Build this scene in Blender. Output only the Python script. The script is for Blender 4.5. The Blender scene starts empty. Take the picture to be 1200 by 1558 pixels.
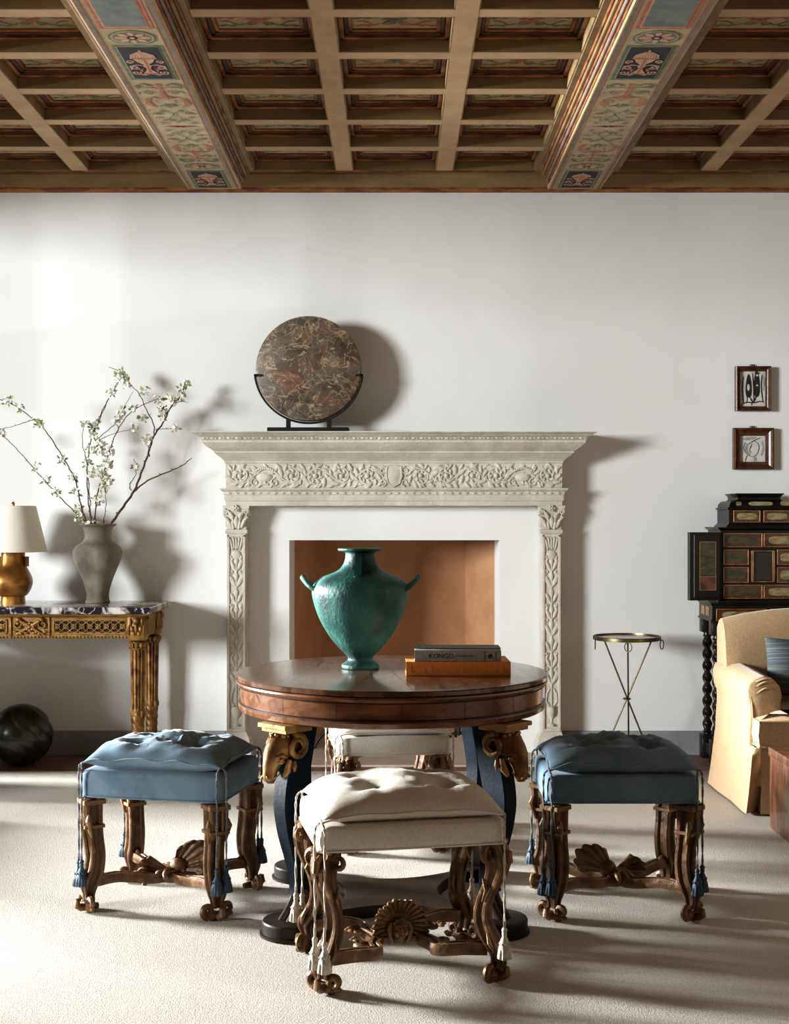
import bpy, bmesh, math, random
from mathutils import Vector, Matrix, noise
R = math.radians
PI = math.pi
rnd = random.Random(7)
C = bpy.context.scene.collection
F = 1991.0; HY = 790.0; EYE = 1.30
WALL = 7.23

def P(x, y, Y):
    """photo pixel + depth -> metric X, Z (used to read sizes off the photo)"""
    return ((x - 600.0) * Y / F, EYE - (y - HY) * Y / F)

# ------------------------------------------------------------------ materials
MATS = {}
def _nt(name):
    m = bpy.data.materials.new(name); m.use_nodes = True
    return m, m.node_tree, m.node_tree.nodes['Principled BSDF']
def _ramp(nt, stops):
    r = nt.nodes.new('ShaderNodeValToRGB')
    e = r.color_ramp.elements
    while len(e) < len(stops): e.new(0.5)
    for i, (p, c) in enumerate(stops):
        e[i].position = p; e[i].color = (c[0], c[1], c[2], 1)
    return r
def mat(name, c1, c2=None, scale=8, detail=5, rough=.6, metal=0, bump=0, bscale=None, dist=0, lo=.35, hi=.65,
        stretch=(1, 1, 1), sheen=0, coat=0, spec=.5, stops=None, kind='noise', rough2=None, trans=0):
    m, nt, b = _nt(name)
    b.inputs['Roughness'].default_value = rough
    b.inputs['Metallic'].default_value = metal
    b.inputs['Specular IOR Level'].default_value = spec
    if sheen:
        b.inputs['Sheen Weight'].default_value = sheen; b.inputs['Sheen Roughness'].default_value = .35
    if coat:
        b.inputs['Coat Weight'].default_value = coat; b.inputs['Coat Roughness'].default_value = .12
    if trans:
        b.inputs['Transmission Weight'].default_value = trans
    tc = nt.nodes.new('ShaderNodeTexCoord'); mp = nt.nodes.new('ShaderNodeMapping')
    mp.inputs['Scale'].default_value = stretch
    nt.links.new(tc.outputs['Object'], mp.inputs['Vector'])
    if c2 is None and stops is None:
        b.inputs['Base Color'].default_value = (*c1, 1)
    else:
        n = nt.nodes.new('ShaderNodeTexNoise')
        n.inputs['Scale'].default_value = scale; n.inputs['Detail'].default_value = detail
        n.inputs['Distortion'].default_value = dist; n.inputs['Roughness'].default_value = .62
        nt.links.new(mp.outputs[0], n.inputs['Vector'])
        r = _ramp(nt, stops or [(lo, c1), (hi, c2)])
        nt.links.new(n.outputs['Fac'], r.inputs[0])
        nt.links.new(r.outputs[0], b.inputs['Base Color'])
        if rough2 is not None:
            mr = nt.nodes.new('ShaderNodeMapRange')
            mr.inputs['To Min'].default_value = rough; mr.inputs['To Max'].default_value = rough2
            mr.inputs['From Min'].default_value = .3; mr.inputs['From Max'].default_value = .7
            nt.links.new(n.outputs['Fac'], mr.inputs[0]); nt.links.new(mr.outputs[0], b.inputs['Roughness'])
    if bump:
        n2 = nt.nodes.new('ShaderNodeTexNoise')
        n2.inputs['Scale'].default_value = bscale or scale * 3; n2.inputs['Detail'].default_value = 6
        bp = nt.nodes.new('ShaderNodeBump'); bp.inputs['Strength'].default_value = bump; bp.inputs['Distance'].default_value = .01
        nt.links.new(mp.outputs[0], n2.inputs['Vector'])
        nt.links.new(n2.outputs['Fac'], bp.inputs['Height']); nt.links.new(bp.outputs[0], b.inputs['Normal'])
    MATS[name] = m
    return m
def mix_layers(m, c, scale, lo, hi, amount=1.0, dist=0, stretch=(1, 1, 1), kind='noise', detail=6):
    """lay a second mottled colour over a material's base colour"""
    nt = m.node_tree; b = nt.nodes['Principled BSDF']
    tc = nt.nodes.new('ShaderNodeTexCoord'); mp = nt.nodes.new('ShaderNodeMapping'); mp.inputs['Scale'].default_value = stretch
    mp.inputs['Location'].default_value = (3.1, 1.7, 5.3)
    nt.links.new(tc.outputs['Object'], mp.inputs['Vector'])
    if kind == 'noise':
        n = nt.nodes.new('ShaderNodeTexNoise'); n.inputs['Scale'].default_value = scale; n.inputs['Detail'].default_value = detail
        n.inputs['Distortion'].default_value = dist; out = n.outputs['Fac']
        nt.links.new(mp.outputs[0], n.inputs['Vector'])
    elif kind == 'vein':
        wn = nt.nodes.new('ShaderNodeTexNoise'); wn.inputs['Scale'].default_value = scale * .6; wn.inputs['Detail'].default_value = 5
        nt.links.new(mp.outputs[0], wn.inputs['Vector'])
        mx = nt.nodes.new('ShaderNodeMix'); mx.data_type = 'RGBA'; mx.inputs[0].default_value = .25
        nt.links.new(mp.outputs[0], mx.inputs[6]); nt.links.new(wn.outputs['Color'], mx.inputs[7])
        n = nt.nodes.new('ShaderNodeTexVoronoi'); n.feature = 'DISTANCE_TO_EDGE'; n.inputs['Scale'].default_value = scale
        nt.links.new(mx.outputs[2], n.inputs['Vector']); out = n.outputs['Distance']
    elif kind == 'ridge':
        n = nt.nodes.new('ShaderNodeTexNoise'); n.inputs['Scale'].default_value = scale; n.inputs['Detail'].default_value = detail
        n.inputs['Distortion'].default_value = dist; nt.links.new(mp.outputs[0], n.inputs['Vector'])
        s1 = nt.nodes.new('ShaderNodeMath'); s1.operation = 'SUBTRACT'; s1.inputs[1].default_value = .5
        s2 = nt.nodes.new('ShaderNodeMath'); s2.operation = 'ABSOLUTE'
        nt.links.new(n.outputs['Fac'], s1.inputs[0]); nt.links.new(s1.outputs[0], s2.inputs[0]); out = s2.outputs[0]
    else:
        n = nt.nodes.new('ShaderNodeTexWave'); n.inputs['Scale'].default_value = scale; n.inputs['Distortion'].default_value = dist
        n.inputs['Detail'].default_value = 3
        nt.links.new(mp.outputs[0], n.inputs['Vector']); out = n.outputs['Fac']
    r = _ramp(nt, [(lo, (0, 0, 0)), (hi, (1, 1, 1))] if lo < hi else [(hi, (1, 1, 1)), (lo, (0, 0, 0))])
    nt.links.new(out, r.inputs[0])
    mu = nt.nodes.new('ShaderNodeMath'); mu.operation = 'MULTIPLY'; mu.inputs[1].default_value = amount
    nt.links.new(r.outputs[0], mu.inputs[0])
    mx = nt.nodes.new('ShaderNodeMix'); mx.data_type = 'RGBA'
    nt.links.new(mu.outputs[0], mx.inputs[0])
    bi = b.inputs['Base Color']
    if bi.is_linked:
        nt.links.new(bi.links[0].from_socket, mx.inputs[6])
    else:
        mx.inputs[6].default_value = bi.default_value
    mx.inputs[7].default_value = (*c, 1)
    nt.links.new(mx.outputs[2], bi)
    return m

# ------------------------------------------------------------------ mesh builder
class MB:
    def __init__(s):
        s.bm = bmesh.new(); s.mats = []; s.mi = 0
    def use(s, m):
        if m not in s.mats: s.mats.append(m)
        s.mi = s.mats.index(m); return s
    def face(s, vs):
        try:
            f = s.bm.faces.new(vs); f.material_index = s.mi; return f
        except ValueError:
            return None
    def loft(s, rings, closed=True, cap=True, loop=False):
        rv = [[s.bm.verts.new(p) for p in r] for r in rings]
        n = len(rv[0])
        prs = list(zip(rv, rv[1:])) + ([(rv[-1], rv[0])] if loop else [])
        for a, b in prs:
            for i in range(n if closed else n - 1):
                j = (i + 1) % n
                s.face((a[i], a[j], b[j], b[i]))
        if cap and closed and not loop:
            s.face(list(reversed(rv[0]))); s.face(rv[-1])
        return rv
    def box(s, x0, x1, y0, y1, z0, z1, M=None, bev=0, seg=2):
        b2 = bmesh.new()
        vs = [b2.verts.new((x, y, z)) for z in (z0, z1) for y in (y0, y1) for x in (x0, x1)]
        for q in ((0, 2, 3, 1), (4, 5, 7, 6), (0, 1, 5, 4), (2, 6, 7, 3), (0, 4, 6, 2), (1, 3, 7, 5)):
            b2.faces.new([vs[i] for i in q])
        if bev:
            bmesh.ops.bevel(b2, geom=list(b2.edges), offset=bev, segments=seg, affect='EDGES', profile=.5)
        s.merge(b2, M); return s
    def merge(s, b2, M=None):
        mp = {}
        for v in b2.verts:
            mp[v] = s.bm.verts.new(M @ v.co if M else v.co)
        for f in b2.faces:
            s.face([mp[v] for v in f.verts])
        b2.free()
    def lathe(s, prof, seg=32, c=(0, 0, 0), mod=None, M=None, cap=True, sq=None):
        rings = []
        for r, z in prof:
            ring = []
            for i in range(seg):
                a = 2 * PI * i / seg
                rr = r * (mod(a, z) if mod else 1)
                if sq:
                    ca, sa = abs(math.cos(a)), abs(math.sin(a))
                    rr /= (ca ** sq + sa ** sq) ** (1 / sq)
                p = Vector((rr * math.cos(a), rr * math.sin(a), z))
                if M: p = M @ p
                ring.append(p + Vector(c))
            rings.append(ring)
        s.loft(rings, cap=cap); return s
    def tube(s, pts, r=.01, seg=8, cap=True, loop=False, sec=None, up=None):
        pts = [Vector(p) for p in pts]
        n = len(pts)
        rad = r if isinstance(r, (list, tuple)) else [r] * n
        rings = []; prev = None
        for i, p in enumerate(pts):
            if loop: t = pts[(i + 1) % n] - pts[i - 1]
            else: t = pts[min(i + 1, n - 1)] - pts[max(i - 1, 0)]
            if t.length < 1e-9: t = Vector((0, 0, 1))
            t.normalize()
            if up is not None: u = Vector(up)
            elif prev is None: u = Vector((0, 0, 1)) if abs(t.z) < .9 else Vector((1, 0, 0))
            else: u = prev
            u = u - t * u.dot(t)
            if u.length < 1e-6: u = t.orthogonal()
            u.normalize(); prev = u
            v = t.cross(u)
            if sec:
                rings.append([p + u * (a * rad[i]) + v * (b * rad[i]) for a, b in sec])
            else:
                rings.append([p + (u * math.cos(2 * PI * k / seg) + v * math.sin(2 * PI * k / seg)) * rad[i] for k in range(seg)])
        s.loft(rings, cap=cap, loop=loop); return s
    def ball(s, c, r, seg=10, M=None):
        rx, ry, rz = (r, r, r) if not isinstance(r, (tuple, list)) else r
        c = Vector(c); n = max(4, seg // 2 + 1)
        top = Vector((0, 0, rz)); bot = Vector((0, 0, -rz))
        T = (lambda p: c + (M @ p if M else p))
        rings = []
        for k in range(1, n):
            ph = PI * k / n
            rings.append([T(Vector((rx * math.sin(ph) * math.cos(2 * PI * i / seg), ry * math.sin(ph) * math.sin(2 * PI * i / seg), rz * math.cos(ph)))) for i in range(seg)])
        rv = s.loft(rings, cap=False)
        vt = s.bm.verts.new(T(top)); vb = s.bm.verts.new(T(bot))
        for i in range(seg):
            j = (i + 1) % seg
            s.face((rv[0][j], rv[0][i], vt)); s.face((rv[-1][i], rv[-1][j], vb))
        return s
    def stroke(s, pts, w, nrm, off=0):
        """flat painted stroke: a thin strip on a plane of normal nrm"""
        nrm = Vector(nrm).normalized(); pts = [Vector(p) + nrm * off for p in pts]
        n = len(pts); ws = w if isinstance(w, (list, tuple)) else [w] * n
        L = []
        for i, p in enumerate(pts):
            t = (pts[min(i + 1, n - 1)] - pts[max(i - 1, 0)]).normalized()
            d = nrm.cross(t)
            L.append((s.bm.verts.new(p + d * ws[i] / 2), s.bm.verts.new(p - d * ws[i] / 2)))
        for a, b in zip(L, L[1:]): s.face((a[0], a[1], b[1], b[0]))
        return s
    def poly(s, pts):
        s.face([s.bm.verts.new(p) for p in pts]); return s
    def prism(s, pts, d):
        """extrude a polygon (list of points) along vector d"""
        d = Vector(d); s.loft([[Vector(p) for p in pts], [Vector(p) + d for p in pts]]); return s
    def build(s, name, parent=None, m=None, smooth=40, label=None, kind=None, sub=0):
        bmesh.ops.recalc_face_normals(s.bm, faces=s.bm.faces)
        me = bpy.data.meshes.new(name); s.bm.to_mesh(me); s.bm.free()
        ms = [m] if m is not None and not s.mats else s.mats
        for q in ms: me.materials.append(q)
        if smooth:
            me.shade_smooth(); me.set_sharp_from_angle(angle=R(smooth))
        o = bpy.data.objects.new(name, me); C.objects.link(o)
        if parent is not None: o.parent = parent
        if sub:
            md = o.modifiers.new('sub', 'SUBSURF'); md.levels = sub; md.render_levels = sub
        if label: o['label'] = label
        if kind: o['kind'] = kind
        return o

def thing(name, label, cat, loc=(0, 0, 0), rz=0, group=None):
    o = bpy.data.objects.new(name, None); C.objects.link(o)
    o.location = loc; o.rotation_euler = (0, 0, rz); o.empty_display_size = .1
    o['label'] = label; o['category'] = cat
    if group: o['group'] = group
    return o
def tag(o, label, cat, group=None, kind=None):
    o['label'] = label; o['category'] = cat
    if group: o['group'] = group
    if kind: o['kind'] = kind
    return o
def copy_tree(o, parent=None):
    c = o.copy(); C.objects.link(c); c.parent = parent
    for ch in list(o.children): copy_tree(ch, c)
    return c
def smooth_path(pts, k=4):
    """Catmull-Rom through points (tuples of any length)"""
    pts = [tuple(p) for p in pts]; out = []
    n = len(pts)
    for i in range(n - 1):
        p0 = pts[max(i - 1, 0)]; p1 = pts[i]; p2 = pts[i + 1]; p3 = pts[min(i + 2, n - 1)]
        for j in range(k):
            t = j / k
            out.append(tuple(.5 * (2 * b + (c - a) * t + (2 * a - 5 * b + 4 * c - d) * t * t + (3 * b - a - 3 * c + d) * t ** 3)
                             for a, b, c, d in zip(p0, p1, p2, p3)))
    out.append(pts[-1]); return out
def spiral(cx, cy, r0, r1, turns, a0=0, n=18):
    """2-D spiral points"""
    return [(cx + (r0 + (r1 - r0) * i / n) * math.cos(a0 + turns * 2 * PI * i / n),
             cy + (r0 + (r1 - r0) * i / n) * math.sin(a0 + turns * 2 * PI * i / n)) for i in range(n + 1)]
GROOVED = []
for q in range(4):
    ca, sa = math.cos(q * PI / 2), math.sin(q * PI / 2)
    for a, b in ((1, -.86), (1, -.5), (.76, -.28), (.76, .28), (1, .5), (1, .86)):
        GROOVED.append((a * ca - b * sa, a * sa + b * ca))

# ------------------------------------------------------------------ palette
plaster = mat('plaster', (.80, .81, .80), (.74, .745, .73), scale=1.6, detail=6, rough=.92, bump=.06, bscale=5, lo=.3, hi=.75, spec=.2)
carpet_m = mat('wool_carpet', (.56, .515, .44), (.74, .70, .625), scale=170, detail=4, rough=1, bump=.8, bscale=260, lo=.35, hi=.65, spec=.05, sheen=.3)
mix_layers(carpet_m, (.50, .45, .37), 240, .52, .68, .55)
terracotta_floor = mat('terracotta_floor', (.17, .08, .06), (.28, .14, .105), scale=5, rough=.55, bump=.1)
hearth_stone = mat('hearth_stone', (.43, .36, .29), (.58, .50, .42), scale=6, rough=.7, bump=.2, stretch=(1, 6, 1))
skirting_m = mat('grey_plinth', (.24, .255, .26), (.31, .325, .33), scale=3, rough=.75, bump=.05)
firebox_m = mat('fired_clay', (.40, .205, .105), (.54, .30, .165), scale=3, detail=8, rough=.85, bump=.12)
stone = mat('limestone', (.52, .485, .42), (.66, .62, .545), scale=9, detail=8, rough=.9, bump=.35, bscale=60, spec=.2)
mix_layers(stone, (.44, .36, .30), 14, .62, .78, .5)
olive = mat('olive_painted_wood', (.19, .128, .055), (.295, .205, .095), scale=4, rough=.7, stretch=(.6, 2, 1), bump=.1)
beam_paint = mat('ochre_painted_beam', (.44, .295, .16), (.56, .385, .225), scale=5, rough=.75, bump=.06)
goldred = mat('gilded_moulding', (.16, .040, .016), (.36, .155, .05), scale=26, rough=.6, metal=.1, stretch=(.35, .35, 2), lo=.4, hi=.6)
darkbrown_wood = mat('dark_beam_wood', (.055, .028, .014), (.11, .058, .03), scale=9, rough=.6)
panel_ground = mat('painted_panel_ground', (.36, .28, .155), (.47, .385, .23), scale=9, rough=.8)
cream_paint = mat('cream_paint', (.36, .285, .17), (.46, .37, .23), scale=10, rough=.8)
red_paint = mat('red_ochre_paint', (.36, .10, .06), (.48, .19, .12), scale=40, rough=.8)
green_paint = mat('sage_paint', (.09, .135, .085), (.18, .23, .15), scale=40, rough=.8)
blue_paint = mat('slate_blue_paint', (.12, .155, .145), (.21, .23, .20), scale=12, rough=.8)
dark_paint = mat('midnight_paint', (.014, .017, .022), (.03, .034, .038), scale=14, rough=.8)
pink_paint = mat('pink_paint', (.46, .26, .16), (.55, .36, .24), scale=30, rough=.8)
grey_paint = mat('grey_border_paint', (.17, .13, .10), (.25, .195, .15), scale=20, rough=.8)
WORLD, PA, PB, EXPO = .04, 6300, 15000, -1.09
# ================================================================== THE ROOM
XL, XR, YB = -3.4, 3.3, -2.6
CZ = 3.108          # wall top / underside of painted beams
BZ = 3.185          # underside of the coffer grid
PZ = 3.262
RUG = .010
def structure(mb, name, m=None, smooth=0, parent=None):
    o = mb.build(name, parent, m, smooth=smooth); o['kind'] = 'structure'; return o
# floor (terracotta paving)
mb = MB()
mb.box(XL, XR, YB, WALL + 1.2, -.12, 0)
structure(mb, 'floor', terracotta_floor)
# back wall with firebox opening
FX, FT = .581, 1.184
mb = MB().use(plaster)
T = .38
mb.box(XL, -FX, WALL, WALL + T, 0, 3.6)
mb.box(FX, XR, WALL, WALL + T, 0, 3.6)
mb.box(-FX, FX, WALL, WALL + T, FT, 3.6)
structure(mb, 'wall_back')
mb = MB().use(firebox_m)
yb = 7.98; bw = .43; y0 = WALL + T - .002
A = [(-FX, y0), (-bw, yb), (bw, yb), (FX, y0)]
ext = [(-FX - .1, y0 + .02), (-bw - .1, yb + .1), (bw + .1, yb + .1), (FX + .1, y0 + .02)]
for i in range(3):
    a, b2, c, d = A[i], A[i + 1], ext[i + 1], ext[i]
    mb.prism([(a[0], a[1], 0), (b2[0], b2[1], 0), (c[0], c[1], 0), (d[0], d[1], 0)], (0, 0, FT + .55))
mb.box(-FX - .1, FX + .1, y0 + .02, yb + .1, FT + .55, FT + .6)
fb = structure(mb, 'wall_firebox')
# baseboards left and right of the chimneypiece
for nm, xa, xb in (('baseboard_left', XL, -.93), ('baseboard_right', .93, XR)):
    mb = MB(); mb.box(xa, xb, WALL - .018, WALL, 0, .132, bev=.003)
    structure(mb, nm, skirting_m)
# hearth slab
mb = MB()
mb.box(-1.02, 1.02, 6.86, WALL - .002, 0, .012, bev=.003)
mb.box(-.58, .58, WALL - .002, 7.97, 0, .012)
structure(mb, 'floor_hearth', hearth_stone)
# ---- ceiling
mb = MB().use(panel_ground)
mb.box(XL, XR, YB, WALL + .3, PZ, PZ + .25)
structure(mb, 'ceiling')
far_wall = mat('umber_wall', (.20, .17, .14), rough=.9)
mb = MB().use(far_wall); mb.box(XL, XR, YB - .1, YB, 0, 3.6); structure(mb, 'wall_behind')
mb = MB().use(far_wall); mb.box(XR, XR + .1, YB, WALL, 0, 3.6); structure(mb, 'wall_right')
# window side of the room: two full-height openings, low sill between them added to shade the rug
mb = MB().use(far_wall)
xw0, xw1 = XL - .28, XL
mb.box(xw0, xw1, YB, 2.55, 0, 3.6)
mb.box(xw0, xw1, 6.72, WALL, 0, 3.6)
mb.box(xw0, xw1, 2.55, 6.72, 2.95, 3.6)
mb.box(xw0, xw1, 5.0, 6.06, 0, .60)
structure(mb, 'wall_left')
mb = MB().use(far_wall); mb.box(XL, -2.62, 6.12, 6.5, 0, .80, bev=.01)  # unseen casing, added to cast the wall shadow under the console
structure(mb, 'added_shadow_casing', smooth=20)
mb = MB().use(far_wall)
for y in (2.55, 3.4, 4.2, 5.0, 6.03, 6.69):
    mb.box(XL - .16, XL - .10, y, y + .03, 0 if y < 4.9 or y > 6.1 else .60, 2.95)
for z in (2.2,): mb.box(XL - .15, XL - .11, 2.55, 6.72, z, z + .03)
structure(mb, 'window_1')
# coffer grid
PER = 1.968; NB = 5
yrows = []
y = 7.075
while y > 1.5:
    yrows.append(y); y -= .4465
big = [PER * (k - .5) for k in range(-2, 4)]          # painted beams
grid = MB().use(beam_paint)
mould = MB().use(goldred)
def coffer(x0, x1, ya, yb):
    """inside of one coffer: olive upstand then gilded moulding then panel edge"""
    grid.use(olive)
    z1 = BZ + .048
    for (a, b2, c, d) in ((x0, x1, ya, ya + .006), (x0, x1, yb - .006, yb)):
        grid.box(a, b2, c, d, BZ + .001, PZ)
    for (a, b2) in ((x0, x0 + .006), (x1 - .006, x1)):
        grid.box(a, b2, ya, yb, BZ + .001, PZ)
    # stepped moulding ring
    for off, zz, h, mm in ((.006, z1, .03, goldred), (.026, z1 + .012, .02, darkbrown_wood), (.040, z1 + .018, .014, goldred)):
        mould.use(mm)
        w = .02
        mould.box(x0 + off, x1 - off, ya + off, ya + off + w, zz, zz + h, bev=.004, seg=1)
        mould.box(x0 + off, x1 - off, yb - off - w, yb - off, zz, zz + h, bev=.004, seg=1)
        mould.box(x0 + off, x0 + off + w, ya + off, yb - off, zz, zz + h, bev=.004, seg=1)
        mould.box(x1 - off - w, x1 - off, ya + off, yb - off, zz, zz + h, bev=.004, seg=1)
paint = MB()
def S_scroll(cx, cy, s, flip, m, w):
    paint.use(m)
    pts = []
    for (x, y) in spiral(-.5, 0, .05, .34, 1.3, 0 if flip > 0 else PI): pts.append((x, y))
    pts2 = [(cx + s * x * flip, cy + s * .55 * y, PZ) for x, y in pts]
    paint.stroke(pts2, [w * (.5 + .8 * i / len(pts2)) for i in range(len(pts2))], (0, 0, -1), .001)
    pts3 = [(cx + s * (.0 + .75 * t) * flip - s * .2 * flip, cy + s * (.2 * math.sin(t * 5)), PZ) for t in [i / 10 for i in range(11)]]
    paint.stroke(pts3, w * .8, (0, 0, -1), .0012)
    for k in range(3):
        x, y = cx + s * flip * (.1 + .25 * k), cy + s * .16 * (-1) ** k
        paint.stroke([(x, y, PZ), (x + .02 * flip, y + .012 * (-1) ** k, PZ), (x + .045 * flip, y + .01 * (-1) ** k, PZ)], [.003, .016, .002], (0, 0, -1), .0014)
cells = []
for b in range(len(big) - 1):
    xa, xb = big[b] + .224, big[b + 1] - .224
    xs = [(xa, xa + .447), (xa + .447 + .086, xb - .447 - .086), (xb - .447, xb)]
    for i, (ya) in enumerate(yrows[:-1]):
        for (x0, x1) in xs: cells.append((x0, x1, yrows[i + 1] + .07, ya, i))
for n, (x0, x1, ya, yb2, row) in enumerate(cells):
    if x1 < -3.2 or x0 > 3.2: continue
    coffer(x0, x1, ya, yb2)
    cx, cy = (x0 + x1) / 2, (ya + yb2) / 2
    mA, mB = (red_paint, green_paint) if (n + row) % 2 else (green_paint, red_paint)
    for yy in (-.075, .0, .075):
        for fl in (-1, 1): S_scroll(cx + fl * .075, cy + yy, .085, fl, mA if yy else mB, .011)
    paint.use(mB)
    for k in range(5):
        a = PI * k / 4
        for sg in (-1, 1):
            paint.stroke([(cx, cy + sg * .03, PZ), (cx + .03 * math.cos(a), cy + sg * (.03 + .03 * math.sin(a)), PZ), (cx + .05 * math.cos(a), cy + sg * (.03 + .05 * math.sin(a)), PZ)], [.004, .02, .003], (0, 0, -1), .0016)
# flat undersides of the grid: longitudinal ribs and cross ribs
for b in range(len(big) - 1):
    xa, xb = big[b] + .224, big[b + 1] - .224
    if xb < -3.4 or xa > 3.4: continue
    grid.use(beam_paint)
    for x0 in (xa + .447, xb - .447 - .086):
        grid.box(x0, x0 + .086, yrows[-1], 7.075, BZ, BZ + .05)
    for yy in yrows[1:]:
        grid.box(xa - .02, xb + .02, yy, yy + .07, BZ + .0006, BZ + .05)
    # cove strips alongside the painted beams
    for x0, sg in ((xa, 1), (xb, -1)):
        bx = x0 - sg * .076
        grid.use(olive)
        grid.box(min(x0, x0 - sg * .03), max(x0, x0 - sg * .03), yrows[-1], 7.075, BZ - .006, BZ + .06)
        for (o0, o1, zz, mm) in ((.026, .036, -.016, goldred), (.036, .05, -.030, olive), (.05, .058, -.042, goldred), (.058, .07, -.058, grey_paint), (.07, .078, -.068, goldred)):
            (mould.use(mm) if mm is goldred else grid.use(mm))
            t = mould if mm is goldred else grid
            t.box(min(x0 - sg * o0, x0 - sg * o1), max(x0 - sg * o0, x0 - sg * o1), yrows[-1], 7.09, BZ + zz, BZ + .06, bev=.003, seg=1)
structure(grid, 'ceiling_coffers'); structure(mould, 'ceiling_moulding', smooth=0)
structure(paint, 'ceiling_painted_scrolls')
# ceiling over the near end of the room
mb = MB().use(beam_paint); mb.box(XL, XR, YB, yrows[-1], BZ, PZ); structure(mb, 'ceiling_near')
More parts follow.
